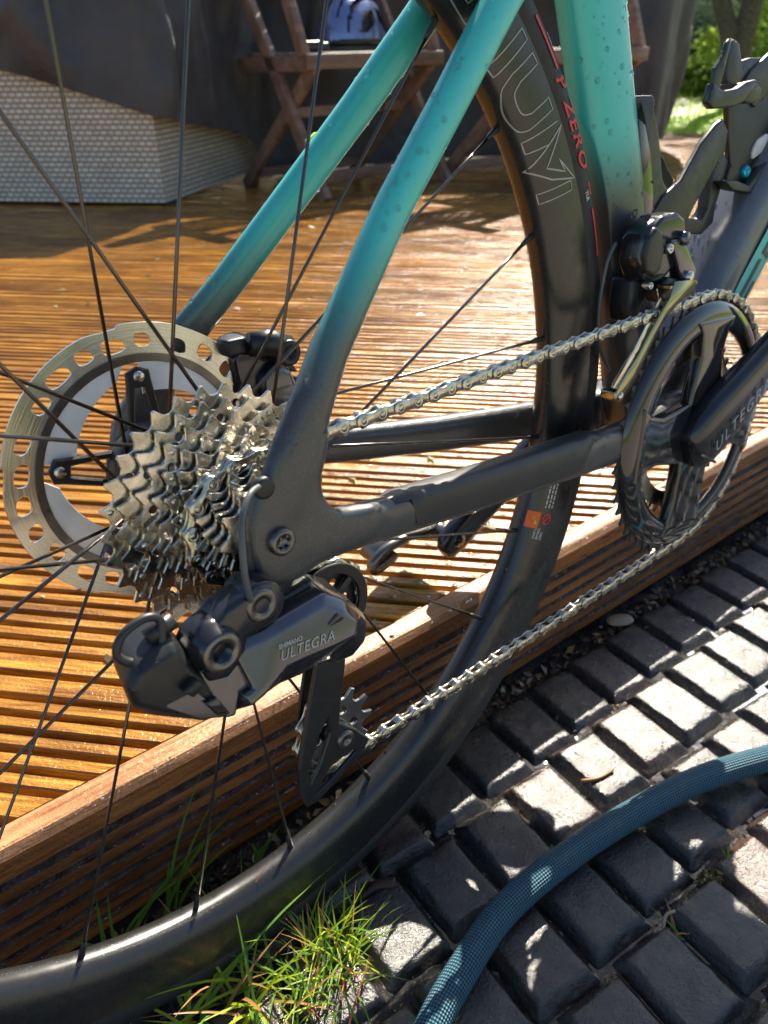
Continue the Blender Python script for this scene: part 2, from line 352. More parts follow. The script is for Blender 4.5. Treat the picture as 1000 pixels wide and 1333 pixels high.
# ------------------------------------------------------------------ deck
BD = Vector((-.676, .737, 0)); BN = Vector((-.737, -.676, 0))
deck = link('deck', mesh('deck', box((1500, 2090, 20), (2600, 1995, 40)), 'wet_soil'), kind='structure', label='raised hardwood deck of grooved boards laid diagonally')
PITCH = 129.0
def board_profile():
    P = []; x = 2.6; top = 0; wR = 10.4; gr = 5.6; edge = 18.4
    ws = [edge]+[wR]*5+[edge]; P.append((x, -22))
    for i, ww in enumerate(ws):
        P += [(x+.1, -1.2), (x+1.2, 0), (x+ww-1.2, 0), (x+ww-.1, -1.2)]
        if i < 6: P += [(x+ww+.5, -6.3), (x+ww+gr-.5, -6.3)]
        x += ww+gr
    P.append((x-gr, -22)); return P
BP = board_profile()
def board(idx, ptop):
    """board whose lower (towards camera) edge lies at signed offset ptop along BN"""
    g = G(); vs = []; ns = 40; r = random.Random(idx); n = len(BP)
    org = BN*ptop
    L = 5200
    # local frame: x along BD, y along -BN ; start where world y = 91
    for i in range(ns+1):
        t_ = (i/ns)**1.6
        for (px, pz) in BP:
            base = org-BN*px
            s0 = (91-base.y)/BD.y
            xend = min(s0+L, (4100-base.x*0-base.y)/BD.y)
            s_ = s0+(xend-s0)*t_
            wz = 1.1*noise.noise(Vector((s_*.0016, idx*3.1, 0)))+.5*noise.noise(Vector((s_*.006, px*.02, idx)))
            vs.append((s_, px, pz+wz))
    fs = grid_faces(ns+1, n)+[tuple(range(n)), tuple(ns*n+k for k in range(n))[::-1]]
    g.add(vs, fs, smooth=False)
    me = recalc(mesh('deck_board', g, 'deck_wood'))
    o = link('deck_board', me, deck); M_ = Matrix((BD, -BN, Vector((0, 0, 1)))).transposed().to_4x4()
    o.matrix_local = Matrix.Translation((org+Vector((0, 0, DH)))*S) @ M_
    return o
for i in range(-8, 34): board(i, -94-PITCH*i+PITCH)
# edge board and grooved fascia
ep = [(68, 2), (67, -19), (89.5, -19), (89.5, 0), (73.5, 0)]
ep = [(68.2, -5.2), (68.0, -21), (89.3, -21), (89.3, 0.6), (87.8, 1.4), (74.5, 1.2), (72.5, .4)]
def xboard(name, prof, x0, x1, mats, nseg=60, slot=lambda j: 0):
    g = G(); vs = []; n = len(prof)
    for i in range(nseg+1):
        x = x0+(x1-x0)*i/nseg
        for j, (y, z_) in enumerate(prof):
            vs.append((x, y+.5*noise.noise(Vector((x*.01, j*.4, 2))), z_+DH+.6*noise.noise(Vector((x*.004, 0, 5)))+.25*noise.noise(Vector((x*.05, j, 7)))))
    g.add(vs, grid_faces(nseg+1, n, cv=True)+[tuple(range(n)), tuple(nseg*n+k for k in range(n))[::-1]], smooth=False)
    g.mi = [slot(i % n) for i in range(nseg*n)]+[0, 0]
    return link(name, recalc(mesh(name, g, mats)), deck)
xboard('edge_board', ep, -1100, 3600, ['trim_wood', 'fascia_wood'], 300, lambda j: 1 if j in (0, 1) else 0)  # front darker than the weathered top: its shade is put into the colour
fp = [(92, -21.5)]; zz = -21.5
fp += [(70.5, -21.5), (70.2, -24)]; zz = -27
for k in range(6):
    fp += [(78.5, zz), (78.5, zz-4.6), (71.0, zz-5.8), (70.3, zz-14)]; zz -= 15.6
fp += [(74, zz), (92, zz)]
GRV = {3+4*k+q for k in range(6) for q in (-1, 0, 1)}
xboard('fascia_board', fp, -1100, 3600, ['fascia_wood', 'wet_groove_sky'], 240, lambda j: 1 if j in GRV else 0)
# ------------------------------------------------------------------ lawn, garden
link('lawn', mesh('lawn', sheet(-4000, 40000, 4200, 60000, 40, 50, lambda x, y: -58+40*noise.noise(Vector((x*.0003, y*.0003, 0)))), 'lawn_green'), kind='structure')
link('lawn', mesh('lawn_side', sheet(4120, 40000, -12000, 4200, 40, 20, lambda x, y: -58), 'lawn_green'), kind='structure')
def blade(g, p, h, wd, az, lean, mi=0, curl=1.0, n=4):
    p = Vector(p); d = Vector((math.cos(az), math.sin(az), 0)); s_ = Vector((-d.y, d.x, 0)); vs = []
    for i in range(n+1):
        t_ = i/n; q = p+Vector((0, 0, 1))*h*(t_-.5*curl*lean*t_*t_*.9)+d*h*lean*(t_**1.6)
        ww = wd*(1-t_**2)*.5+.02
        vs += [q-s_*ww, q+Vector((0, 0, 1))*(-ww*.35), q+s_*ww]
    g.add(vs, [f for i in range(n) for f in ((3*i, 3*i+1, 3*i+4, 3*i+3), (3*i+1, 3*i+2, 3*i+5, 3*i+4))], mi)
g = G()
for _ in range(9000):
    u, v_ = random.random()**1.5, random.random()
    d = 4200+u*9000; ang = math.radians(18+v_*30); x, y = CP.x+d*math.cos(ang), CP.y+d*math.sin(ang)
    if x < 4130 and y < 4230: continue
    blade(g, (x, y, -60), random.uniform(40, 95), random.uniform(7, 14), random.uniform(0, 2*PI), random.uniform(.2, .8), n=2)
link('grass', mesh('grass', g, 'lawn_green'), kind='stuff', label='bright sunlit lawn grass beyond the deck')
plain('fill_ground_stone', (.30, .26, .21), .7)
link('unseen_fill_ground', mesh('unseen_fill_ground', sheet(-6000, 4100, -4200, -640, 10, 10, lambda x, y: -20), 'fill_ground_stone'), kind='structure')  # unseen pale ground, added behind the camera as neutral fill for reflections
link('lawn', mesh('lawn_behind', sheet(-30000, 4100, -30000, -4200, 40, 30, lambda x, y: -24), 'lawn_green'), kind='structure')
def foliage(g, c, R_, n, size, seed, flat=1.0):
    r = random.Random(seed); cl = []
    for _ in range(max(8, n//60)):
        d = Vector((r.gauss(0, 1), r.gauss(0, 1), r.gauss(0, 1))).normalized()*(r.random()**.45)
        cl.append((Vector((c[0]+d.x*R_[0], c[1]+d.y*R_[1], c[2]+d.z*R_[2])), r.uniform(.12, .3)))
    for _ in range(n):
        cc, cr = r.choice(cl); p_ = cc+Vector((r.gauss(0, 1)*R_[0], r.gauss(0, 1)*R_[1], r.gauss(0, 1)*R_[2]))*cr*.6
        q = Euler((r.uniform(0, 6), r.uniform(0, 6), r.uniform(0, 6))).to_matrix(); s_ = size*r.uniform(.6, 1.3)
        g.add([p_+q @ Vector(k)*s_ for k in ((-.2, -.5, 0), (.3, -.3, .1), (.25, .35, 0), (0, .6, -.1), (-.3, .2, .05))], [(0, 1, 2, 3, 4)])
def at_px(px, d):                              # a bearing seen in the photograph, at ground distance d
    k = (px-500)/1027.8; R_ = Matrix(CR).transposed(); f_ = R_ @ Vector((k, .6, -1)); f_.z = 0; f_.normalize()
    return Vector((CP.x+f_.x*d, CP.y+f_.y*d, 0))
def tree(p, limbs, crown, label, leaf='tree_leaf', n=5000, size=70, seed=1, group=None):
    o = empty('tree', (p.x, p.y, -60), label=label, category='tree')
    if group: o['group'] = group
    g = G()
    for pts, rad in limbs: g.merge(tube(spline(pts, 6), [rad[0]+(rad[1]-rad[0])*i/((len(pts)-1)*6) for i in range((len(pts)-1)*6+1)], 12))
    link('trunk', mesh('trunk', g, 'bark'), o); g = G()
    for c, R_ in crown: foliage(g, c, R_, n, size, seed); seed += 1
    link('crown', mesh('crown', g, leaf), o); return o
p = at_px(968, 9500)
vx = Vector((.63, -.78, 0))                    # sideways in the view
def off(s_, z_, d=0): return (vx.x*s_+.78*d, vx.y*s_+.63*d, z_)
tree(p, [((off(0, -50), off(-10, 400), off(20, 900), off(60, 1700), off(200, 3200)), (130, 70)),
         ((off(-20, 250), off(-120, 600), off(-330, 1100), off(-520, 2000), off(-700, 3000)), (110, 50)),
         ((off(30, 1100), off(300, 1900), off(500, 2800)), (60, 25))],
     [(off(0, 3500), (1900, 1900, 1100)), (off(900, 2700), (900, 900, 600))], 'forked brown tree trunk rising from the lawn behind the bottle cages', n=6000, size=110, seed=3)
tree(at_px(880, 17000), [((off(0, -50), off(30, 1500), off(-50, 4000)), (170, 90))], [(off(0, 3600), (2400, 2400, 2600))], 'leafy tree far behind the lawn, just right of the furniture cover', n=9000, size=130, seed=11)
tree(at_px(1010, 19000), [((off(0, -50), off(-30, 1500), off(50, 4000)), (170, 90))], [(off(0, 3300), (2600, 2400, 3000))], 'leafy tree far behind the lawn at the right edge of the view', n=9000, size=130, seed=21)
tree(at_px(560, 21000), [((off(0, -50), off(-30, 1500), off(50, 4000)), (170, 90))], [(off(0, 3900), (4000, 2400, 2800))], 'broad tree behind the covered furniture, hidden below its crown', n=7000, size=160, seed=25)
def bush(px, d, R_, leaf, label, n, size, seed):
    p = at_px(px, d); g = G(); foliage(g, (0, 0, R_[2]*.8), R_, n, size, seed)
    o = empty('bush', (p.x, p.y, -60), label=label, category='bush'); link('foliage', mesh('foliage', g, leaf), o)
    st = G()
    for k in range(5): st.merge(tube(spline([(random.uniform(-60, 60), random.uniform(-60, 60), 0), (random.uniform(-.3, .3)*R_[0], random.uniform(-.3, .3)*R_[1], R_[2]), (random.uniform(-.5, .5)*R_[0], 0, R_[2]*1.5)], 4), [14]*4+[9]*4+[5], 6))
    link('stem', mesh('stem', st, 'bark'), o)
bush(895, 13000, (700, 700, 620), 'pale_leaf', 'pale silvery bush at the far lawn edge beside the furniture cover', 5000, 60, 31)
bush(935, 14500, (900, 800, 800), 'pale_leaf', 'pale loose bush behind the forked tree trunk', 5000, 65, 32)
bush(1000, 11500, (700, 900, 560), 'bush_leaf', 'bright yellow green bush right of the forked tree', 5500, 60, 33)
bush(915, 11800, (420, 400, 240), 'bush_leaf', 'low bright green bush at the lawn edge above the black bottle cage', 2600, 50, 34)
bush(870, 15500, (900, 900, 900), 'tree_leaf', 'dark green bush behind the end of the furniture cover', 4500, 70, 35)
bush(975, 17500, (1500, 900, 1000), 'bush_leaf', 'wide sunlit bush at the back of the garden behind the tree', 6000, 80, 36)
bush(1060, 13500, (1100, 900, 1000), 'tree_leaf', 'dark bush outside the right edge of the view', 4000, 80, 37)
# ------------------------------------------------------------------ rattan furniture, cover, chairs, helmet
A0 = Vector((924, 2090, DH)); dL = Vector((-.676, .737, 0)); dR = Vector((.80, .60, 0))
g = G(); H_ = 600; LL, LR = 1700, 900
pl = [A0+dL*LL, A0, A0+dR*LR, A0+dR*LR+dL*LL]
me = bpy.data.meshes.new('rattan'); bm = bmesh.new(); uvl = bm.loops.layers.uv.new('UVMap')
def uvquad(a_, b_, z0, z1, u0, nseg=12):
    ln = (b_-a_).length
    for i in range(nseg):
        q0 = a_.lerp(b_, i/nseg); q1 = a_.lerp(b_, (i+1)/nseg)
        vs = [bm.verts.new(Vector((q.x, q.y, z_))*S) for q, z_ in ((q0, z0), (q1, z0), (q1, z1), (q0, z1))]
        f = bm.faces.new(vs)
        for lp, (u_, v_) in zip(f.loops, ((i/nseg, z0), ((i+1)/nseg, z0), ((i+1)/nseg, z1), (i/nseg, z1))): lp[uvl].uv = (u0+u_*ln*S, v_*S)
for i in range(4): uvquad(pl[i], pl[(i+1) % 4], DH+12, DH+H_, i*3)
f = bm.faces.new([bm.verts.new(Vector((q.x, q.y, DH+H_))*S) for q in pl]); bm.to_mesh(me); bm.free(); me.materials.append(MATS['rattan'])
rf = empty('rattan_furniture', (A0.x, A0.y, DH), label='grey woven rattan sofa base under the black cover at top left', category='garden sofa')
o = link('woven_base', me, rf); o.matrix_parent_inverse = Matrix.Translation(-rf.location)
for q in pl:
    g = box((q.x-A0.x+(40 if q is not pl[2] else -60), q.y-A0.y+(60 if q is not pl[3] else -60), 6), (18, 18, 7)); link('foot', mesh('foot', g, 'black_plastic'), rf)
# cover: hem path (x, y, hem z)
hem = [(-620, 3770, 660), (-160, 3270, 590), (150, 2930, 545), (400, 2650, 520), (640, 2385, 487), (800, 2210, 425), (915, 2068, 372), (1010, 2110, 352), (1160, 2205, 318), (1330, 2320, 280), (1430, 2390, 200), (1500, 2420, 128), (1760, 2400, 127), (2220, 2360, 127), (2600, 2160, 127), (2900, 1990, 128), (3120, 1880, 165), (3180, 1905, 180), (3260, 2050, 190), (3400, 2600, 190), (3500, 3300, 190)]
hs_ = spline(hem, 9); g = G(); vs = []; NV = 26; m = len(hs_)
for i, q in enumerate(hs_):
    T = (hs_[min(i+1, m-1)]-hs_[max(i-1, 0)]); T.z = 0; T.normalize(); N = Vector((T.y, -T.x, 0))
    topz = 780+120*noise.noise(Vector((i*.05, 0, 0)))+(260 if 0 < i-80 else 0)*min(1, (i-80)/30 if i > 80 else 0)
    for j in range(NV+1):
        t_ = j/NV; u = min(1, t_/.72); z_ = q.z+(topz-q.z)*math.sin(u*PI/2)**1.1
        inn = 0 if t_ < .72 else (t_-.72)/.28*1100
        f1 = noise.noise(Vector((i*.11+t_*1.1, t_*1.4, 4)))*95*(1-.4*t_)+(abs(noise.noise(Vector((i*.16-t_*2.2, t_*1.2+2, 8))))*-90+20)*min(1, t_*3); f2 = noise.noise(Vector((i*.33, t_*2.5, 9)))*28
        f3 = math.sin(i*.55+2.5*t_*math.sin(i*.1)+3*noise.noise(Vector((i*.07, t_, 1))))*16*(1-t_*.6)
        wob = (f1+f2+f3)*min(1, .25+t_*3) if i < 92 else (f1+f2+f3)
        p_ = q+N*(14+max(-8, wob))-N*inn-N*60*u*t_; p_.z = z_+f2*.3*(t_ > .1)
        vs.append(p_)
g.add(vs, grid_faces(m, NV+1))
cv = link('furniture_cover', mesh('furniture_cover', g, 'cover_fabric'), label='large black fabric cover draped over the garden furniture', category='furniture cover')
def bar(a_, b_, w_, h_, up=(0, 0, 1)):
    """rectangular timber between two points; w_ across, h_ along 'up'"""
    a_, b_ = Vector(a_), Vector(b_); T = (b_-a_).normalized(); U = Vector(up); U = (U-T*U.dot(T)).normalized(); V = T.cross(U)
    vs = [p_+V*sx_*w_/2+U*sz*h_/2 for p_ in (a_, b_) for sx_, sz in ((-1, -1), (1, -1), (1, 1), (-1, 1))]
    return bevelled(G().add(vs, [(0, 1, 2, 3), (7, 6, 5, 4)]+[(k, k+4, (k+1) % 4+4, (k+1) % 4) for k in range(4)]), 2.5, 2)
def make_chair():
    """origin: front left foot; x across, y towards the back"""
    o = empty('wooden_chair'); W_ = 545
    def p(name, *b): link(name, mesh(name, bar(*b), 'chair_wood'), o)
    for x in (0, W_):
        p('back_post', (x, 0, 0), (x+0, 345, 560), 24, 40, (0, 1, 0))
        p('back_post', (x, 345, 560), (x, 400, 860), 22, 34, (0, 1, 0))
        p('rear_leg', (x+(26 if x == 0 else -26), 470, 0), (x+(26 if x == 0 else -26), 50, 372), 22, 40, (0, 1, 0))
        p('seat_rail', (x, 55, 372), (x, 400, 366), 24, 42)
        p('arm_support', (x-6, 62, 390), (x-6, 145, 585), 24, 36, (0, 1, 0))
        p('armrest', (x-6, 60, 595), (x-6, 400, 612), 46, 22)
    p('front_rail', (-14, 50, 376), (W_+14, 50, 376), 24, 40)
    p('stretcher', (14, 205, 235), (W_-14, 205, 235), 20, 30); p('foot_rail', (0, 40, 62), (W_, 40, 62), 20, 34)
    p('rear_stretcher', (26, 430, 40), (W_-26, 430, 40), 20, 30)
    for k in range(7): p('seat_slat', (12, 85+k*46, 392), (W_-12, 85+k*46, 392), 36, 14)
    p('back_rail', (10, 352, 590), (W_-10, 352, 590), 20, 52, (0, .2, 1)); p('top_rail', (10, 400, 855), (W_-10, 400, 855), 22, 60)
    for k in range(9): p('back_slat', (50+k*55.5, 354, 610), (50+k*55.5, 396, 835), 26, 12, (0, 1, 0))
    return o
def copy_tree(o):
    c = o.copy(); COL.objects.link(c)
    for ch in list(o.children):
        k = ch.copy(); COL.objects.link(k); k.parent = c
    return c
ch1 = make_chair(); ch1.location = Vector((1338, 1829, DH))*S; ch1.rotation_euler.z = math.radians(4)
ch1['label'] = 'weathered folding wooden armchair with a cycling helmet on its seat'; ch1['category'] = 'garden chair'; ch1['group'] = 'weathered folding wooden armchairs'
ch2 = copy_tree(ch1); ch2.location = Vector((1895, 1470, DH))*S; ch2.rotation_euler.z = math.radians(0)
ch2['label'] = 'weathered folding wooden armchair half hidden behind the teal seat tube'
# helmet on the seat of the first chair
hl = empty('cycling_helmet', (1680, 2120, DH+400), math.radians(25), label='blue and white vented cycling helmet resting on the first wooden chair', category='helmet')
def helm(u, v_):                               # u around 0..1, v up 0..1
    a_ = 2*PI*u; el = v_*PI/2; r = math.cos(el)**.8
    return Vector((r*math.cos(a_)*135*(1.05 if math.cos(a_) > 0 else 1.15), r*math.sin(a_)*96, 20+math.sin(el)*135))
g = G(); vs = [helm(i/90, j/30) for i in range(90) for j in range(31)]; g.add([Vector((v_.x*.93, v_.y*.93, v_.z*.93)) for v_ in vs], grid_faces(90, 31, cu=True)); link('liner', mesh('liner', g, 'black_plastic'), hl)
g = G(); gf = []
for i in range(90):
    for j in range(30):
        q = (helm((i+.5)/90, (j+.5)/30)); ln = abs(q.y)/96*3.0+.2+.12*abs(q.x)/120; vent = ln % 1 > .50+.3*(abs(q.x)/115)**3 and 48 < q.z < 150 and (abs(q.x+8) > 9 or ln < 1)
        if not vent: gf.append((i*31+j, i*31+j+1, ((i+1) % 90)*31+j+1, ((i+1) % 90)*31+j))
g.add([v_*1.04 for v_ in vs], gf); link('shell', mesh('shell', g, 'helmet_blue'), hl)
for k in range(0):
    yy = (k-3)/3*86; pts = []
    for i in range(15):
        t_ = -1+2*i/14; x = t_*148; zz = max(0, 1-(x/150)**2-(yy*.95/100)**2); pts.append((x, yy*(1-.25*abs(t_)), 22+math.sqrt(zz)*136))
    link('shell_rib', mesh('shell_rib', tube(pts, [6+7*math.sin(PI*i/14) for i in range(15)], 10), 'helmet_blue'), hl)
g = tube([(150*math.cos(a_)*1.02, 98*math.sin(a_), 24) for a_ in [2*PI*i/40 for i in range(41)]], 11, 8); link('rim_band', mesh('rim_band', g, 'black_plastic'), hl)
g = tube(spline([(40, -90, 20), (60, -95, -30), (20, -100, -70), (40, -96, -120), (30, -90, -180)], 6), 4, 6); link('strap', mesh('strap', g, 'black_plastic'), hl)
g = bevelled(box((0, 0, 14), (40, 26, 13)), 8, 3); g.merge(bevelled(box((50, 10, 12), (22, 20, 11)), 7, 3))
link('pouch', mesh('pouch', g, 'black_plastic'), None, (1375, 1935, DH+402), label='small black object on the seat edge of the first wooden chair', category='pouch')
# ------------------------------------------------------------------ hose
hp = [(-260, -420, 13), (-150, -300, 13), (-60, -190, 13), (-5, -146, 13), (32, -127, 13), (67, -115, 13), (117, -103, 13.5), (174, -102, 13.5), (239, -108, 14), (321, -123, 14), (395, -150, 14), (470, -185, 13), (560, -240, 13), (700, -330, 12), (900, -380, 12), (1150, -360, 12)]
hs2 = spline(hp, 14); me = bpy.data.meshes.new('hose'); bm = bmesh.new(); uvl = bm.loops.layers.uv.new('UVMap'); N_ = 28; rings = []; run = 0; lens = []
for i, q in enumerate(hs2):
    if i: run += (q-hs2[i-1]).length
    lens.append(run); T = (hs2[min(i+1, len(hs2)-1)]-hs2[max(i-1, 0)]).normalized(); u = Vector((0, 0, 1)); b_ = T.cross(u).normalized(); u = b_.cross(T)
    rings.append([bm.verts.new((q+(b_*math.cos(2*PI*k/N_)+u*math.sin(2*PI*k/N_))*10.7)*S) for k in range(N_)])
for i in range(len(rings)-1):
    for k in range(N_):
        f = bm.faces.new((rings[i][k], rings[i][(k+1) % N_], rings[i+1][(k+1) % N_], rings[i+1][k])); f.smooth = True
        for lp, (a_, b_) in zip(f.loops, ((i, k), (i, k+1), (i+1, k+1), (i+1, k))): lp[uvl].uv = (b_/N_*.55, lens[a_]*S*7)
bm.to_mesh(me); bm.free(); me.materials.append(MATS['hose_braid'])
link('garden_hose', recalc(me), label='blue braided garden hose curving across the dark wet paving', category='hose')
# ------------------------------------------------------------------ small plants and debris
def tuft(p, n, h, spread, mats, label, seed, wd=(1.6, 3), lean=(.2, 1.1)):
    r = random.Random(seed); random.seed(seed); g = G()
    for _ in range(n):
        mi = r.choices(range(len(mats)), [5, 4, 1.3, .25][:len(mats)])[0]
        blade(g, (r.gauss(0, spread), r.gauss(0, spread), -3), r.uniform(*h), r.uniform(*wd), r.uniform(0, 2*PI), r.uniform(*lean), mi, n=7)
    link('grass_tuft', mesh('grass_tuft', g, mats), None, p, label=label, category='grass tuft')
GM = ['grass_lime', 'grass_blade', 'grass_dry', 'grass_red']
tuft((16, -42, -8), 125, (14, 66), 10, GM, 'bright lime grass tuft growing between paving blocks below the tyre', 5, (1.1, 2.3))
tuft((-10, -60, -8), 95, (14, 60), 12, GM, 'lime grass tuft at the bottom edge of the view, left of the hose end', 6, (1.1, 2.3))
tuft((-44, -34, -8), 30, (40, 105), 9, GM[:3], 'long grass blades lying beside the tyre contact patch', 8, (1.5, 3.2), (.5, 1.4))
tuft((-70, -30, -8), 24, (40, 110), 12, GM[:3], 'long green blades leaning under the rim at bottom left', 9, (2, 3.6), (.5, 1.4))
tuft((48, -128, -8), 9, (20, 42), 5, GM[:2], 'sparse short blades beside the hose at the bottom edge', 12, (1, 1.8), (.1, .5))
tuft((292, -176, -9), 3, (16, 30), 1.5, GM[1:3], 'single small seedling in the wet joint right of the hose', 13, (3, 5), (.2, .6))
tuft((216, -184, -9), 5, (10, 22), 3, GM[1:3], 'tiny weed sprig lying in the puddle below the hose', 14, (1.5, 3), (.9, 1.5))
def blades(p, specs, label):
    g = G()
    for (dx, dy, h, wd, az, lean) in specs: blade(g, (dx, dy, -4), h, wd, math.radians(az), lean, 0, n=10)
    link('grass_tuft', mesh('grass_tuft', g, ['grass_blade']), None, p, label=label, category='grass tuft')
blades((-101, 54, -6), [(0, 0, 74, 4.4, 20, .1), (8, -2, 95, 4.5, 8, .95), (-6, 2, 60, 4, 60, .2), (4, 3, 80, 3.6, -10, .8), (-3, -2, 52, 4.4, 160, .5)], 'green grass clump between fascia and rim, third from the right')
blades((-150, 54, -6), [(0, 0, 66, 4.4, 190, .5), (8, 0, 60, 5, 170, .35), (3, 0, 46, 3.6, 200, .9), (-8, 0, 55, 4, 150, .4)], 'green grass clump at the far left between fascia and rim')
blades((-62, 54, -6), [(0, 0, 130, 3.4, 20, .42), (5, 0, 112, 3.2, 12, .5), (-4, 0, 96, 4.8, 5, .7), (8, 2, 70, 3.6, -5, .75), (2, 2, 60, 4, 30, .2)], 'tall thin green blades standing against the deck fascia')
blades((8, 52, -6), [(0, 0, 30, 4.6, -20, .3), (5, 2, 34, 4.4, 10, .8), (-5, 0, 28, 4.6, 200, .4), (2, -2, 30, 4, 60, .1), (7, 0, 26, 4, 120, .3)], 'short broad blades in the dark gap behind the rim')
g = G(); r = random.Random(4)
for _ in range(2200):
    x, y = r.uniform(-420, 1100), r.uniform(47, 68) if r.random() < .5 else r.uniform(-330, 60)
    z_ = soil(x, y)+r.uniform(0, 5); s_ = r.uniform(1.2, 7) if y > 44 else r.uniform(.8, 4); q = Euler((r.uniform(-.6, .6), r.uniform(-.6, .6), r.uniform(0, 6))).to_matrix()
    if y <= 44 and z_ > -4: z_ = -10
    g.add([Vector((x, y, z_))+q @ Vector(k)*s_ for k in ((-1, -.3, 0), (0, -.5, .25), (1.1, 0, 0), (.1, .5, .2))], [(0, 1, 2, 3)], r.choice((0, 0, 0, 0, 0, 1, 2)))
link('leaf_litter', mesh('leaf_litter', g, ['leaf_litter', 'shell_tan', 'grass_dry']), kind='stuff', label='bits of leaf and grit along the deck foot and in the joints')
g = G(); vs = []
for i in range(13):
    for j in range(9):
        a_, b_ = (i/12-.5)*PI, (j/8-.5)*PI; vs.append((math.sin(a_)*15, math.sin(b_)*9*math.cos(a_*.9), 6*math.cos(a_)*math.cos(b_)))
g.add(vs, grid_faces(13, 9)); o = link('dry_leaf', mesh('dry_leaf', g, 'shell_tan'), None, (468, 56, -2), label='curled tan leaf lying in the gap along the deck foot', category='leaf'); o.rotation_euler.z = -.5
def twig(pts, r_, label, mat='leaf_litter'): link('twig', mesh('twig', tube(spline(pts, 5), r_, 6), mat), label=label, category='twig')
twig([(262, -58, 1.5), (275, -66, 2), (292, -68, 1.5)], 1.2, 'thin orange brown twig on the sunlit paving just above the hose', 'grass_dry')
twig([(205, -178, -6), (218, -172, -3), (232, -180, -5), (226, -190, -6)], 1.3, 'pale curled twig beside the puddle below the hose', 'shell_tan')
twig([(56, -20, -8), (70, -22, -4), (82, -30, -2)], 5, 'stubby grey twig standing beside the tyre below the chain')
g = G()
for _ in range(40): foliage(g, (0, 0, 0), (12, 7, 3), 12, 4, _)
link('moss_clump', mesh('moss_clump', g, 'moss_wet'), None, (268, -176, -5), label='tan moss clump in the joint beside the reddish brick', category='moss')
# ------------------------------------------------------------------ BICYCLE
O3 = (7.60229726, 0, -339.91499684)
BMt = Matrix(((0.99911082, -0.03757426, 0.01912433), (0.03579462, 0.99563877, 0.08615207), (-0.02227803, -0.08539092, 0.99609843)))
bike = bpy.data.objects.new('bicycle', None); COL.objects.link(bike); bike.matrix_world = BMt.to_4x4(); bike.empty_display_size = .05
bike['label'] = 'wet teal and charcoal road bicycle leaning against the deck, seen from its rear wheel'; bike['category'] = 'bicycle'
def part(name, g, mats, parent=None, **k):
    me = mesh(name, g, mats, O3) if isinstance(g, G) else g
    return link(name, me, parent or bike, **k)
def bpos(o, p, ry=0): o.location = (Vector(p)-Vector(O3))*S; o.rotation_euler = (0, ry, 0)
BBx, BBz = 414.3, -68.2
# ---- frame
def dropout(sgn):
    pl_ = [(26, 43), (10, 40), (-4, 30), (-13, 12), (-15, -6), (-11, -18), (-3, -24), (10, -25), (22, -22), (40, -19), (60, -20), (60, -4), (44, -2), (34, 3), (28, 12), (28, 22), (32, 32), (34, 42)]
    pl_ = [(x, z_) for x, z_ in [(v_.x, v_.y) for v_ in spline([(p_[0], p_[1], 0) for p_ in pl_], 3, True)]]
    return slab(pl_, sgn*78.5, sgn*69.5, 2.5)
def stays(sgn):
    k = 1 if sgn < 0 else -1
    ss = [((4, -74, 8), 15, 5), ((13, -73.5, 32), 13.5, 6), ((30, -70, 55), 11.5, 7), ((48, -62, 74), 10.3, 7.2), ((67, -56, 92), 10, 7.2), ((104, -46, 129), 10, 7.5), ((152, -38, 174), 10.5, 7.5), ((201, -30, 222), 11, 8), ((262, -22, 282), 12, 9), ((300, -12, 330), 14, 10)]
    sp = []
    for i in range(len(ss)-1):
        for t_ in (0, .34, .67):
            a_, b_ = ss[i], ss[i+1]; sp.append((Vector(a_[0]).lerp(Vector(b_[0]), t_), a_[1]*(1-t_)+b_[1]*t_, a_[2]*(1-t_)+b_[2]*t_))
    sp.append(ss[-1]); sp = [((c_[0], -c_[1] if sgn > 0 else c_[1], c_[2]), a_, b_) for c_, a_, b_ in sp]
    if sgn > 0: sp = [((c_[0], c_[1]*.97, c_[2]-.0), a_, b_) for c_, a_, b_ in sp]
    cs = [((2, -74, -6), 15, 5), ((40, -72, -12), 12.5, 6.5), ((75, -68, -18.5), 11.5, 7.5), ((135, -60, -29.5), 12.5, 8.5), ((217, -50, -42.5), 13.5, 9), ((300, -42, -54), 15, 9), ((350, -38, -60), 16, 10), ((414, -26, -68), 20, 12)]
    cs = [((c_[0], -c_[1] if sgn > 0 else c_[1], c_[2]), a_, b_) for c_, a_, b_ in cs]
    return loft(sp, 24, 2.9), loft(cs, 24, 3.4)
fr = G()
for sgn in (-1, 1):
    a_, b_ = stays(sgn); fr.merge(a_).merge(b_).merge(dropout(sgn))
stx = lambda z_: 317+(229-z_)*.32
fr.merge(loft([((stx(z_), 0, z_), hw, hy) for z_, hw, hy in ((-80, 24, 24), (-40, 26, 22), (20, 27, 18), (90, 27, 15.5), (170, 27, 14.5), (260, 27.5, 14), (360, 28, 14), (560, 28, 14))], 36, 2.7))
DTA = math.radians(46); dtd = (math.cos(DTA), math.sin(DTA))
fr.merge(loft([((BBx+8+dtd[0]*s_, 0, BBz+14+dtd[1]*s_), hw, hy) for s_, hw, hy in ((-20, 26, 30), (60, 33, 31), (150, 36, 29), (300, 37, 28), (460, 36, 27), (640, 34, 25))], 40, 3.6))
fr.merge(lathe([(0.1, -42), (23, -42), (25, -38), (25, 38), (23, 42), (.1, 42)], (BBx, BBz), 40))
me = mesh('frame', fr, 'frame_paint', O3)
tmp = bpy.data.objects.new('frame_tmp', me); COL.objects.link(tmp)
rm = tmp.modifiers.new('r', 'REMESH'); rm.mode = 'VOXEL'; rm.voxel_size = .0019; rm.use_smooth_shade = True
sm = tmp.modifiers.new('s', 'SMOOTH'); sm.factor = .5; sm.iterations = 22
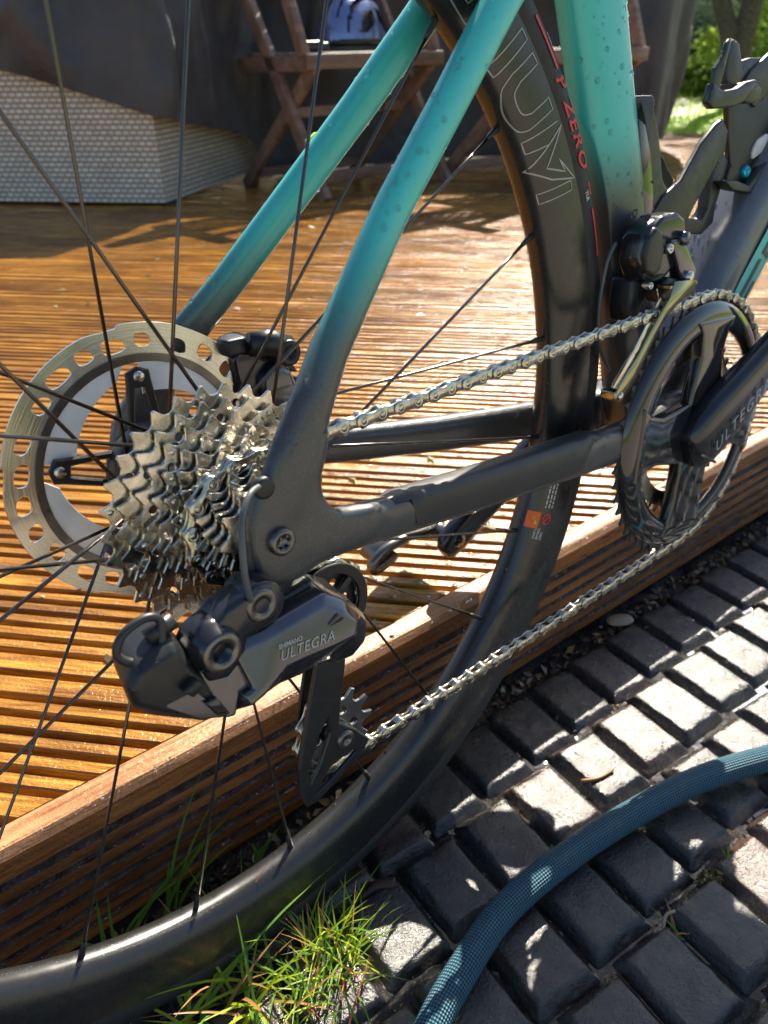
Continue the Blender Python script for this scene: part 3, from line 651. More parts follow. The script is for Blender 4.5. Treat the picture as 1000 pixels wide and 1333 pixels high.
dg = bpy.context.evaluated_depsgraph_get(); fme = bpy.data.meshes.new_from_object(tmp.evaluated_get(dg)); bpy.data.objects.remove(tmp)
co = np.empty(len(fme.vertices)*3); fme.vertices.foreach_get('co', co); co = co.reshape(-1, 3)
X = co/S+np.array(O3); rad = np.hypot(X[:, 0], X[:, 2]); lim = 350.0
wgt = np.clip((21-np.abs(X[:, 1]))/6, 0, 1); mk = (X[:, 0] > 230) & (rad < lim) & (X[:, 2] > -70) & (wgt > 0)
mk &= (np.abs(X[:, 1]) < 21)
sc = np.where(mk, 1+(lim/np.maximum(rad, 1)-1)*wgt, 1); X[:, 0] *= sc; X[:, 2] *= sc
co = (X-np.array(O3))*S; fme.vertices.foreach_set('co', co.ravel()); fme.update()
for p_ in fme.polygons: p_.use_smooth = True
fme.materials.clear(); fme.materials.append(MATS['frame_paint']); fme.name = 'frame'
frame = link('frame', fme, bike)
# teal panel and lettering on the down tube side
def dtp(s_, q, y): return (BBx+8+dtd[0]*s_-(-dtd[1])*q, y, BBz+14+dtd[1]*s_-dtd[0]*q)
def dtface(s_, q):                              # q>0 towards underside; near side surface
    hw, hy = 34.5, 30.2; c_ = min(1, abs(q)/hw); y = -hy*(1-c_**3.6)**(1/3.6) if c_ < 1 else 0
    return dtp(s_, q, y-.5)
g = G(); vs = []
for i in range(31):
    s_ = 60+i*19; q0 = -5+ (22*max(0, (1-i/2.5))**1.5)
    for j in range(9): vs.append(dtface(s_, q0+(33-q0)*j/8))
g.add(vs, grid_faces(31, 9)); part('paint_panel', g, 'teal_paint', frame)
g = G()
for s0, s1, q0, q1 in ((104, 146, 5, 9.5), (100, 130, 14, 18), (154, 190, 5, 9.5), (152, 157, 5, 18), (160, 186, 14, 18)):
    g.add([Vector(dtface(s_, q))+Vector((0, -.6, 0)) for s_, q in ((s0, q0), (s1, q0), (s1+3, q1), (s0+3, q1))], [(0, 1, 2, 3)])
part('lettering', g, 'dark_print', frame)
# protector on the drive side chainstay
g = G(); vs = []
cpts = [((70, -67.5, -17.4), 12.6, 8.9), ((100, -64, -23), 13.6, 9.9), ((135, -60, -29.2), 14.3, 10.4), ((217, -50, -42), 15.3, 10.9), ((285, -43.5, -51), 16.2, 10.9)]
Y = Vector((0, 1, 0)); P = [Vector(c_[0]) for c_ in cpts]; nn_ = 0; rows = []
for i in range(len(P)-1):
    for t_ in (0, .2, .4, .6, .8) if i < len(P)-2 else (0, .2, .4, .6, .8, 1):
        c_ = P[i].lerp(P[i+1], t_); T = (P[i+1]-P[i]).normalized(); N = T.cross(Y).normalized(); Bn = N.cross(T); a_ = cpts[i][1]*(1-t_)+cpts[i+1][1]*t_; b_ = cpts[i][2]*(1-t_)+cpts[i+1][2]*t_
        s_lin = (i+t_)/4; en = .88 if s_lin in (0, 1) or s_lin > .999 else 1; a_ *= en; b_ *= en; lo = -48 if .1 < s_lin < .93 else 10
        for k in range(15):
            th = math.radians(95+ (0)) ; th = math.radians(205-(k/14)*(132 if .12 < s_lin < .92 else 75))
            c2, s2 = math.cos(th), math.sin(th); e_ = 3.2
            vs.append(c_-N*a_*math.copysign(abs(c2)**(2/e_), c2)*(1)+Bn*b_*math.copysign(abs(s2)**(2/e_), s2)*(-1))
        nn_ += 1
g.add(vs, grid_faces(nn_, 15)); part('chainstay_protector', g, 'matte_black')
# thru axle end, hanger
part('axle_end', lathe([(.1, -79.6), (3.2, -79.6), (3.4, -82), (5.6, -82.2), (6.6, -81.2), (6.8, -77)], (0, 0), 32), 'alloy_grey')
g = G()
for k in range(6): g.merge(box((3.3*math.cos(k*PI/3), -81, 3.3*math.sin(k*PI/3)), (.6, 1.2, .6)))
part('hex_socket', g, 'gloss_black')
part('hanger', slab([(-12, 10), (8, 8), (10, -20), (0, -34), (-14, -36), (-24, -26), (-18, -8)], -76, -70.5, 1), 'matte_black')
# ---- wheel
RP = [(282, 3.0), (281.6, 0), (282, -3.0)]
def rim_hw(r):
    xs = (281.5, 282.5, 285, 290, 298, 308, 318); ys = (2, 5.2, 8.5, 11.5, 13.6, 14.6, 14.7); return float(np.interp(r, xs, ys))
prof = [(r, -rim_hw(r)) for r in (318, 314, 308, 303, 298, 294, 290, 287, 285, 283.4, 282.4, 281.6)]+[(281.5, 0)]+[(r, rim_hw(r)) for r in (281.6, 282.4, 283.4, 285, 287, 290, 294, 298, 303, 308, 314, 318)]+[(316, 10), (316, -10)]
rim = part('rim', lathe(prof+[prof[0]], (0, 0), 200), 'carbon_rim'); sharp(rim.data, 40)
tp = []
for i in range(25):
    a_ = math.radians(-208+i*236/24+180-118+0) if False else math.radians(-118+236*i/24); tp.append((327+13.5*math.cos(a_), 13.5*math.sin(a_)))
part('tyre', lathe(tp, (0, 0), 220), 'tyre_rubber')
def rimp(th, r, off_=.25): return (r*math.cos(th), -rim_hw(r)-off_, r*math.sin(th))
def ribbon(pts, wd=.75):
    """outline lettering on the rim: pts (deg, r)"""
    g = G(); P = [Vector((r*math.cos(math.radians(t_)), r*math.sin(math.radians(t_)), 0)) for t_, r in pts]; Q = []
    for i in range(len(P)-1):
        n = max(1, int((P[i+1]-P[i]).length/3))
        Q += [P[i].lerp(P[i+1], k/n) for k in range(n)]
    Q.append(P[-1]); vs = []
    for i, q in enumerate(Q):
        T = (Q[min(i+1, len(Q)-1)]-Q[max(i-1, 0)]).normalized(); N = Vector((-T.y, T.x, 0))
        for s_ in (-1, 1):
            k = q+N*s_*wd/2; r = math.hypot(k.x, k.y); vs.append((k.x, -rim_hw(r)-.3, k.y))
    return g.add(vs, grid_faces(len(Q), 2))
def sm_(pts, n=4): return [(v_.x, v_.y) for v_ in spline([(p_[0], p_[1], 0) for p_ in pts], n)]
lg = G()
lg.merge(ribbon([(52.4, 289), (47.6, 287.5), (47.2, 303), (48.4, 303.5), (48.9, 294), (52, 294)]))
lg.merge(ribbon([(46.0, 315), (44.6, 315), (44.7, 288), (46.2, 288), (46.0, 315)]))
lg.merge(ribbon([(42.0, 315.5), (40.7, 315.5), (40.8, 286.4), (42.3, 285.6), (42.0, 315.5)]))
lg.merge(ribbon([(39.2, 315)]+sm_([(39.5, 296), (39.0, 287.6), (37.4, 284.2), (35.6, 283.8), (33.6, 286.4), (32.9, 292.4)])+[(32.7, 314), (34.1, 314)]+sm_([(34.3, 298), (34.9, 292.6), (36.2, 291.2), (37.6, 292.8), (38.1, 299)])+[(37.9, 315.3), (39.2, 315)]))
lg.merge(ribbon([(31.2, 315), (32.1, 286), (30.6, 286), (29.8, 302)]))
lg.merge(ribbon([(30.5, 317), (28.6, 283), (25.9, 297.3), (24.1, 316.6), (27.5, 307), (25.6, 309.7), (27.5, 295.9), (30.5, 317)], 1.0))
lg.merge(ribbon([(24.2, 312.5), (25.2, 285.4), (23.9, 285.4), (23.1, 312), (24.2, 312.5)]))
part('lettering', lg, 'rim_print', rim)
tyre = [o for o in bike.children if o.name.startswith('tyre')][0]
def tyrep(th, r): return (r*math.cos(th), -math.sqrt(max(0, 13.5**2-(r-327)**2))-.6, r*math.sin(th))
def arcbar(t0, t1, r0, r1, fn, n=20):
    g = G(); vs = [fn(math.radians(t0+(t1-t0)*i/n), r) for i in range(n+1) for r in (r0, (r0+r1)/2, r1)]; return g.add(vs, grid_faces(n+1, 3))
g = arcbar(41.3, 35.4, 329.2, 331.2, tyrep); g.merge(arcbar(19.2, 13.4, 329.2, 331.2, tyrep))
def onarc(t0, rb, k=1): return lambda x, y: tyrep(math.radians(t0)-x*k/330, rb+y)
g.merge(text('P ZERO', 12.5, onarc(34.9, 325.6, 1.28), shear=.3, bold=.3, spacing=1.2))
g.merge(text('RACE', 3.6, onarc(22.4, 329.6), shear=.3, bold=.08))
part('print', g, 'red_print', tyre)
g = text('TLR', 4, onarc(21.6, 325.4), bold=.08); g.merge(text('PIRELLI', 3.8, onarc(38.8, 333.6), bold=.02)); part('small_print', g, 'white_print', tyre, kind='stuff')
# rim labels
def rl(t0, r0): return lambda x, y: rimp(math.radians(t0)-y/285, r0+x) 
g = G(); vs = [rimp(math.radians(t_), r, .3) for t_ in (-21.4, -22.7, -24.0) for r in (282.6, 285, 288, 291.5)]; g.add(vs, grid_faces(3, 4)); lab = part('warning_label', g, 'orange_label', rim)
def tri(s_): c_ = (-22.75, 287); return [rimp(math.radians(c_[0]+a_*s_/5), c_[1]+b_*s_, .5) for a_, b_ in ((-.9, -.85), (-.9, .85), (.95, 0))]
part('warning_triangle', G().add(tri(3.4), [(0, 1, 2)]), 'yellow_label', lab); g = G(); vs = [Vector(q)+Vector((0, -.25, 0)) for q in tri(2.3)]; part('warning_triangle_centre', G().add(vs, [(0, 1, 2)]), 'dark_print', lab) if False else None
g = G(); q = [Vector(rimp(math.radians(-22.75+a_), 287+b_, .9)) for a_, b_ in ((-.28, -.25), (-.28, .25), (.35, .3), (.35, -.3))]; g.add(q, [(0, 1, 2, 3)]); part('mark', g, 'dark_print', lab)
g = G()
for k in range(20):
    a_, b_ = 2*PI*k/20, 2*PI*(k+1)/20; g.add([rimp(math.radians(-22.3+math.sin(t_)*r/5), 298+math.cos(t_)*r, .4) for t_, r in ((a_, 3.4), (b_, 3.4), (b_, 4.3), (a_, 4.3))], [(0, 1, 2, 3)])
g.add([rimp(math.radians(-22.3+a_*.2), 298+b_, .4) for a_, b_ in ((-2.2, -2.9), (-2.9, -2.2), (2.2, 2.9), (2.9, 2.2))], [(0, 1, 2, 3)])
part('warning_ring', g, 'red_print', rim)
g = G()
for k, wd in enumerate(('DISC', 'BRAKE', 'ONLY')): g.merge(text(wd, 3.0, lambda x, y, k=k: rimp(math.radians(-25.6)+(x)/292, 299-k*3.3-(-y)*1.0-3, .3), bold=.03))
for k in range(3):
    t0 = -20.6
    while t0 < -15.6: 
        dl = random.uniform(.25, .8); g.merge(arcbar(t0, t0+dl, 293.5+k*3.2, 294.6+k*3.2, lambda th, r: rimp(th, r, .3), 2)); t0 += dl+.2
part('small_print', g, 'white_print', rim, kind='stuff')
# spokes and hub
hub = part('hub', lathe([(.1, -68), (8.5, -68), (9, -60), (14, -24), (27, -21), (28.5, -19), (27, -17), (17, -13), (15, 20), (17, 30), (25, 33), (26, 35), (24.5, 37), (16, 40), (14, 46), (9, 70), (.1, 70)], (0, 0), 48), 'matte_black')
part('end_cap', lathe([(3, -72), (11, -72), (11, -66.5), (3, -66.5)], (0, 0), 30), 'alloy_grey')
for k in range(24):
    a_ = math.radians(49.87-15*k); t3 = k % 3
    if t3 == 0: yf, rf, d_ = 35, 24.5, (45 if (k//3) % 2 else -45)
    elif t3 == 1: yf, rf, d_ = -19, 27, 72
    else: yf, rf, d_ = -19, 27, -72
    A = Vector((283*math.cos(a_), 0, 283*math.sin(a_))); b2 = a_+math.radians(d_); Bp = Vector((rf*math.cos(b2), yf+(1.2 if d_ > 0 else -1.2), rf*math.sin(b2))); D = (Bp-A).normalized()
    sp = part('spoke', tube([A+D*10, A+D*40, A.lerp(Bp, .5), Bp], [1.05, .95, .95, 1.05], 8), 'spoke_black')
    part('nipple', tube([A-D*1, A+D*2, A+D*9, A+D*12.5], [2.2, 2.0, 1.85, 1.3], 6), 'black_plastic', sp)
part('valve_stem', tube([(-282*.8, 0, 282*.6), (-240*.8, 0, 240*.6)], 3, 10), 'matte_black')
# ---- disc rotor
def pol(t_, r): return (r*math.cos(math.radians(t_)), r*math.sin(math.radians(t_)))
def arcp(t0, t1, r, n): return [pol(t0+(t1-t0)*i/n, r) for i in range(n+1)]
YR = 55
outer = []
for i in range(240):
    t_ = i*1.5; ph = (t_-20) % 72; r = 80 - (1.6 if ph < 6 else 1.6*max(0, 1-(ph-6)/8) if ph < 14 else 0); outer.append(pol(t_, r))
holes = [arcp(360, 1.5, 63, 160)]
slots = []
for k in range(5):
    b_ = 72*k+2
    for dt, r0, r1, dw in ((8, 67.2, 74.0, 4.6), (21.5, 66.2, 73.2, 4.8), (35, 67.5, 74.6, 4.2), (48.5, 67.5, 74.8, 4.8), (62, 65.8, 72.5, 4.6)):
        dw *= random.uniform(.72, 1.08); t0, t1 = b_+dt-dw, b_+dt+dw
        slots.append([(q.x, q.y) for q in spline([(p_[0], p_[1], 0) for p_ in (pol(t0, r0+1), pol((t0+t1)/2, r0-.3), pol(t1, r0+1.6), pol(t1-.3, r1), pol((t0+t1)/2, r1+.2), pol(t0+1, r1-1.5))], 4, True)])
rotor = part('rotor', plate(outer, holes+slots, YR, 1.8, .2), 'rotor_steel')
car = [pol(t_, 63.6) for t_ in range(0, 360, 3)]
fins = G()
AR = [16, 88, 166, 236, 306]
windows = []
for i, t0 in enumerate(AR):                     # cooling fins: sweep of sheet between the carrier arms
    t1 = AR[(i+1) % 5]+(360 if i == 4 else 0)
    n = 16; inner = []
    for k in range(n+1):
        u = k/n; t_ = t1-4-(t1-t0-12)*u; r = 41+11*u**.8-7*math.sin(PI*u)*.2; inner.append(pol(t_, r if u < .97 else 56))
    out_ = arcp(t0+5, t1-3, 60.8, 18)
    fins.merge(plate(out_+inner, [], YR, 1.0, .15))
part('cooling_fin', fins, 'silver_fin', rotor)
ring = plate([pol(t_, 63.6) for t_ in range(0, 360, 3)], [[pol(-t_, 59) for t_ in range(0, 360, 3)]], YR-1.1, 1.0, .2)
part('inner_ring', ring, 'alloy_grey', rotor)
for i, t0 in enumerate(AR):
    tip = Vector((*pol(t0, 52), 0)); pl_ = [pol(t0-7, 55), pol(t0, 57.5), pol(t0+7, 55), pol(t0+8, 50), pol(t0+24, 25), pol(t0+40, 16), pol(t0-40, 16), pol(t0-24, 25), pol(t0-8, 50)]
    hole = [pol(t0-3.5, 46), pol(t0+3.5, 46), pol(t0+13, 27), pol(t0-13, 27)]
    cr = part('carrier_arm', plate(pl_, [hole], 51.5, 3.6, .9), 'black_plastic', rotor)
    c_ = pol(t0, 52); part('rivet', lathe([(.1, 48.6), (2.6, 48.6), (3.3, 49.2), (3.3, 51)], c_, 20), 'steel', rotor)
part('carrier_hub', disc((0, 0), 26, 40, 53, 2, 36), 'matte_black', rotor)
# ---- cassette
def sprocket(N, th=1.6, deep=7.5, nh=None, hr=None):
    Rp = 6.35/math.sin(PI/N); pts = []
    for k in range(N):
        a0 = 2*PI*k/N; c_ = Vector((Rp*math.cos(a0), Rp*math.sin(a0))); er = Vector((math.cos(a0), math.sin(a0))); et = Vector((-er.y, er.x))
        for ang in (-64, -35, 0, 35, 64):       # seat of the roller
            g_ = math.radians(ang); pts.append(tuple(c_+(-er*math.cos(g_)+et*math.sin(g_))*3.8))
        at = a0+PI/N; sk = (.3 if k % 2 else -.2); top = Rp+(1.8 if k % 3 else 1.3)
        for da, rr in ((-1.3/Rp, top-1.0), (-.75/Rp, top), (.85/Rp, top-.1), (1.4/Rp, top-1.1)):
            pts.append(((rr)*math.cos(at+da+sk/Rp), (rr)*math.sin(at+da+sk/Rp)))
    r0 = max(15.5, Rp-3.85-deep); holes = [circle_pts((0, 0), r0, 48)[::-1]]
    if hr: holes += [circle_pts(((Rp-8.2)*math.cos(2*PI*(k+.5)/nh), (Rp-8.2)*math.sin(2*PI*(k+.5)/nh)), hr, 12)[::-1] for k in range(nh)]
    g = plate(pts, holes, 0, th, .28)
    for k in range(N):                           # forged shift ramps and dimples on the near face
        if (k*7+N) % 4: continue
        a0 = 2*PI*(k+.5)/N; rr = Rp-3.4
        g.merge(lathe([(.1, -th/2-.55), (1.1, -th/2-.5), (1.7, -th/2+.1)], (rr*math.cos(a0), rr*math.sin(a0)), 8))
    return g
TEETH = [11, 12, 13, 14, 15, 16, 17, 19, 21, 24, 27, 30]
cas = part('cassette', lathe([(16, -66), (18, -66), (18, -25), (16, -25)], (0, 0), 40), 'matte_black')
for i, N in enumerate(TEETH):
    y = -65.6+3.56*i
    g = sprocket(N, 1.5, 9 if i > 3 else 4, N//2 if i > 5 else None, 2.3 if i > 5 else None); sp = link('sprocket', mesh('sprocket', g, 'cassette_steel'), cas)
    bpos(sp, (0, y, 0), random.uniform(0, 6)*0+i*.36)
part('lock_ring', lathe([(8, -68.2), (15, -68.4), (16.2, -67.6), (16.2, -66.4), (9, -66.4), (8, -68.2)], (0, 0), 44), 'alloy_grey', cas)
# ---- chain path
YC = -51.4
R15 = 6.35/math.sin(PI/15); R12 = 6.35/math.sin(PI/12); R52 = 6.35/math.sin(PI/52)
W1 = [((BBx, BBz), R52, 1), ((0, 0), R15, 1), ((38, -65), R12, -1), ((36.5, -151), R12, 1)]   # +1 = turned counter-clockwise seen from the near side
def tangent(c1, r1, s1, c2, r2, s2):
    c1, c2 = Vector(c1), Vector(c2); d = c2-c1; L = d.length; a_ = math.atan2(d.y, d.x)
    # moving direction u with the centre on the left for s=+1
    b_ = math.asin((s2*r2-s1*r1)/L); u = Vector((math.cos(a_+b_), math.sin(a_+b_))) if True else None
    best = None
    for sg in (1, -1):
        u = Vector((math.cos(a_+sg*b_), math.sin(a_+sg*b_))); n = Vector((-u.y, u.x))
        p1, p2 = c1-n*s1*r1, c2-n*s2*r2; err = abs((p2-p1).normalized().dot(u)-1)
        if best is None or err < best[0]: best = (err, p1, p2)
    return best[1], best[2]
tg = [tangent(W1[i][0], W1[i][1], W1[i][2], W1[(i+1) % 4][0], W1[(i+1) % 4][1], W1[(i+1) % 4][2]) for i in range(4)]
path = []
for i in range(4):
    c_, r, s_ = W1[i]; c_ = Vector(c_); p_in, p_out = tg[i-1][1], tg[i][0]
    a0 = math.atan2(p_in.y-c_.y, p_in.x-c_.x); a1 = math.atan2(p_out.y-c_.y, p_out.x-c_.x)
    da = (a1-a0)*s_ % (2*PI); n = max(3, int(da*r/1.5))
    yy = -48.2 if i == 0 else YC
    for k in range(n+1): path.append(Vector((c_.x+r*math.cos(a0+s_*da*k/n), yy, c_.y+r*math.sin(a0+s_*da*k/n))))
path.append(path[0].copy()); cum = [0]
for i in range(1, len(path)): cum.append(cum[-1]+(path[i]-path[i-1]).length)
def along(s_):
    s_ %= cum[-1]; lo, hi = 0, len(cum)-1
    while hi-lo > 1:
        m_ = (lo+hi)//2
        if cum[m_] <= s_: lo = m_
        else: hi = m_
    return path[lo].lerp(path[hi], (s_-cum[lo])/max(1e-6, cum[hi]-cum[lo]))
NL = int(cum[-1]/12.7/2)*2; pitch = cum[-1]/NL
def eight(r, wst, L=12.7, n=9):
    pts = []
    for k in range(n): a_ = PI/2+PI*(k/(n-1))*1.0+.0; pts.append((-L/2+r*math.cos(a_), r*math.sin(a_)))
    pts += [(-L/4, -(wst+r)/2*.93), (0, -wst), (L/4, -(wst+r)/2*.93)]
    for k in range(n): a_ = -PI/2+PI*(k/(n-1)); pts.append((L/2+r*math.cos(a_), r*math.sin(a_)))
    pts += [(L/4, (wst+r)/2*.93), (0, wst), (-L/4, (wst+r)/2*.93)]
    return pts
go = G()
for y in (-2.55, 2.55): go.merge(slab(eight(4.25, 2.9), y-.5, y+.5, .28, 0, 1))
for x in (-6.35, 6.35): go.merge(lathe([(.1, -3.35), (1.2, -3.35), (1.75, -3.05), (1.75, 3.05), (1.2, 3.35), (.1, 3.35)], (x, 0), 12)); go.merge(lathe([(2.1, -3.05), (2.5, -3.25), (2.9, -3.05)], (x, 0), 14))
mo = mesh('outer_link', go, 'chain_steel'); gi = G()
for y in (-1.5, 1.5): gi.merge(slab(eight(4.1, 2.8), y-.45, y+.45, .28, 0, 1))
for x in (-6.35, 6.35): gi.merge(lathe([(2.2, -1.1), (3.85, -1.1), (3.85, 1.1), (2.2, 1.1)], (x, 0), 14))
mi_ = mesh('inner_link', gi, 'chain_steel')
chain = part('chain', None or G().add([(0, YC, 0)], []), 'chain_steel')
for i in range(NL):
    A, B = along(i*pitch+5), along((i+1)*pitch+5); m_ = (A+B)/2; d = B-A
    o = link('outer_link' if i % 2 else 'inner_link', mo if i % 2 else mi_, chain); o.location = (m_-Vector(O3))*S
    o.rotation_euler = Euler((0, -math.atan2(d.z, d.x), 0))
# ---- chainset
ringo = []
for k in range(52):
    a0 = 2*PI*k/52; Rp = R52; c_ = Vector((Rp*math.cos(a0), Rp*math.sin(a0))); er = Vector((math.cos(a0), math.sin(a0))); et = Vector((-er.y, er.x))
    for ang in (-60, 0, 60): g_ = math.radians(ang); ringo.append(tuple(Vector((BBx, BBz))+c_+(-er*math.cos(g_)+et*math.sin(g_))*3.85))
    at = a0+PI/52
    for da, rr in ((-.006, Rp+2.3), (.008, Rp+2.3)): ringo.append((BBx+rr*math.cos(at+da), BBz+rr*math.sin(at+da)))
big = part('chainring', plate(ringo, [circle_pts((BBx, BBz), 90, 90)[::-1]], -48.2, 2.0, .3), 'matte_black')
part('outer_ring', lathe([(101.5, -49.2), (101, -51), (97, -53.6), (91, -55.6), (84, -56.2), (79.6, -55), (79, -52), (82, -49.5), (101.5, -49.2)], (BBx, BBz), 120), 'gloss_black', big)
inn = []
for k in range(36):
    Rp = 6.35/math.sin(PI/36); a0 = 2*PI*k/36
    for da, rr in ((-.035, Rp-3.6), (.035, Rp-3.6), (PI/36*.9, Rp+2), (PI/36*1.1, Rp+2)): inn.append((BBx+rr*math.cos(a0+da), BBz+rr*math.sin(a0+da)))
part('inner_chainring', plate(inn, [circle_pts((BBx, BBz), 56, 60)[::-1]], -41.5, 2.0, .3), 'steel')
g = G()
# four-arm spider: curved webs from hub to the ring
for ang, wd0, wd1 in ((86, 24, 20), (174, 25, 23), (262, 24, 26), (350, 24, 22)):
    a_ = math.radians(ang); u = Vector((math.cos(a_), math.sin(a_))); n_ = Vector((-u.y, u.x)); C2 = Vector((BBx, BBz))
    f_ = lambda s_, q: tuple(C2+u*s_+n_*q)
    pl_ = [f_(88, -wd1-8), f_(78, -wd1), f_(60, -wd1+4), f_(35, -wd0+2), f_(10, -wd0-2), f_(10, wd0+2), f_(35, wd0-2), f_(60, wd1-4), f_(78, wd1), f_(88, wd1+8)]
    part('spider_arm', slab(pl_, -57.5 if ang != 172 else -57.8, -47, 2.6, .0, 3), 'gloss_black', big)
ca = math.radians(33.0); cu_ = Vector((math.cos(ca), math.sin(ca))); cn_ = Vector((-cu_.y, cu_.x))
def crank(sgn, name):
    """hollow crank arm: lofted rounded box that widens into the spindle boss"""
    k = -1 if sgn < 0 else 1; u = cu_ if sgn < 0 else -cu_
    secs = []
    for s_, hw, y0, hy in ((-27, 12, 60, 6), (-22, 21, 61, 9), (-8, 26, 62, 10.5), (12, 27, 63.5, 11.5), (34, 25, 65.5, 11.5), (60, 22, 68, 10.5), (100, 18.5, 72, 9), (140, 15, 76, 7), (165, 15.5, 78, 7), (180, 14, 79, 6.6), (187, 9, 79, 5.6)) if sgn < 0 else ((-24, 10, 60, 5), (-18, 18, 61, 8), (0, 22, 62, 9), (40, 18, 66, 8.5), (100, 16, 73, 7.5), (150, 15, 79, 7), (172, 15.5, 81, 7), (184, 12.5, 81.5, 6.4), (189, 7, 81.5, 5)):
        secs.append(((BBx+u.x*s_, k*y0, BBz+u.y*s_), hw, hy))
    return part(name, loft(secs, 32, 3.2), 'groupset_dark')
crk = crank(-1, 'crank_arm'); lcr = crank(1, 'crank_arm')
def ctext(s0, q0): 
    return lambda x, y: ((BBx+cu_.x*(s0+x)+cn_.x*(q0+y)), -(75.8+(s0+x)*.085), (BBz+cu_.y*(s0+x)+cn_.y*(q0+y)))
part('lettering', text('ULTEGRA', 14.5, ctext(-12, -9), shear=.35, spacing=1.3), 'print_grey', crk)
part('pinch_slot', slab([(BBx-24, BBz-12), (BBx+2, BBz-26), (BBx+3, BBz-24), (BBx-23, BBz-10)], -72.6, -60, .2), 'gloss_black', crk)
bx_ = Vector((BBx-cu_.x*172, BBz-cu_.y*172))
part('pedal_bolt', lathe([(.1, 71.5), (2.6, 71.5), (3, 73), (6, 73.2), (7, 74.6)], bx_, 24), 'gloss_black', lcr)
g = G()
for k in range(3):
    x0 = bx_.x+26+k*4; z0 = bx_.y+2+k*.5
    g.add([(x0, 72.0, z0), (x0+1.6, 72.0, z0+.8), (x0+4.8-9, 72.0, z0+13), (x0+3.2-9, 72.0, z0+12.2)], [(0, 1, 2, 3)])
part('lettering', g, 'print_grey', lcr)
# pedal on the far side: axle, body and a curved platform resting on the deck
ped = part('pedal', lathe([(.1, 88), (8, 88), (9, 92), (7.5, 96), (8.6, 100), (10, 104), (9.5, 112), (7, 140), (.1, 140)], bx_, 24), 'alloy_grey')
def PB(x, y, z): return (bx_.x+x, y, bx_.y+z)
g = loft([(PB(10, 122, 4), 6, 18), (PB(-6, 122, 3), 9, 24), (PB(-24, 120, 5), 7.5, 22), (PB(-44, 118, 7), 6.5, 17), (PB(-60, 117, 1), 6.5, 13), (PB(-70, 117, -7), 5, 11)], 24, 2.6); part('pedal_body', g, 'alloy_grey', ped)
part('toe_hook', tube(spline([PB(-40, 100, 8), PB(-62, 101, 6), PB(-76, 103, -4), PB(-72, 106, -13), PB(-56, 108, -12), PB(-46, 110, -9)], 6), 4.6, 10), 'alloy_grey', ped)
# ---- front derailleur
fd = part('front_derailleur', slab([(329, 72), (331, 88), (339, 97), (356, 101), (372, 100), (382, 95), (388, 84), (384, 72), (376, 62), (362, 54), (348, 54), (336, 60)], -42, -24, 4.5, .04, 3), 'groupset_dark')
part('cover_panel', slab([(331, 76), (334, 90), (343, 96), (352, 92), (356, 78), (354, 64), (344, 60), (334, 65)], -45, -38, 2.5, .1, 3), 'black_plastic', fd)
part('top_cover', slab([(338, 92), (352, 100.5), (371, 101), (381, 96), (384, 86), (366, 82), (352, 86)], -43.5, -24, 3, 0, 3), 'groupset_dark', fd)
part('clamp', slab([(336, 40), (338, 60), (352, 60), (356, 44), (348, 28), (338, 28)], -33, -14, 3), 'black_plastic', fd)
for c_, r in (((361, 78), 3.6), ((340, 56), 2.6), ((347, 37), 2.6)): part('bolt', lathe([(.1, -45.2), (1.1, -45.2), (1.4, -46.2), (r-.6, -46.6), (r, -45.8), (r, -40)], c_, 18), 'steel', fd)
lnk = part('linkage', slab([(362, 84), (376, 84), (386, 74), (401, 58), (400, 50), (390, 49), (380, 54), (368, 72)], -46, -36, 2.4, .03, 3), 'groupset_grey', fd)
part('pivot', lathe([(.1, -50), (2, -50), (4.2, -49.4), (4.6, -47), (4.6, -34)], (387, 55), 20), 'steel', fd)
part('pivot', lathe([(.1, -49), (4.6, -48.6), (5, -46), (5, -34)], (377, 83), 20), 'groupset_grey', fd)
part('lower_link', slab([(352, 50), (366, 58), (384, 54), (380, 42), (362, 40)], -44, -30, 2), 'black_plastic', fd)
def strip(pts, y, mat, name, th=1.2):
    return part(name, slab(pts, y-th/2, y+th/2, .35, 0, 1), mat, fd)
cg_ = [(356, 57), (370, 56), (386, 54), (381, 44), (362, 40), (346, 31), (331, 13), (318, -3), (309, -12), (303, -16), (294, -13), (297, -5), (306, 4), (318, 13), (330, 26), (344, 40), (352, 47)]
strip(cg_, -54.0, 'gold_cage', 'cage_plate'); strip([(x+10, z_-1) for x, z_ in cg_[5:-3]]+[(356, 44), (352, 52), (364, 52), (366, 40)], -43.0, 'steel', 'inner_cage_plate')
part('cage_bridge', slab([(352, 55), (388, 52.5), (388, 50), (352, 52.6)], -54, -43, .5), 'gold_cage', fd)
part('cage_tail', slab([(294, -14), (303, -17.5), (308, -13), (301, -7.5), (294, -8)], -54, -42, 1), 'gold_cage', fd)
part('cage_screw', lathe([(.1, -56), (2, -56), (2.8, -55)], (300, -12), 14), 'steel', fd)
part('cable', tube(spline([(333, -20, 84), (326, -18, 70), (322, -17, 40), (326, -17, 12), (340, -18, -10)], 8), 1.4, 8), 'cable_grey', fd)
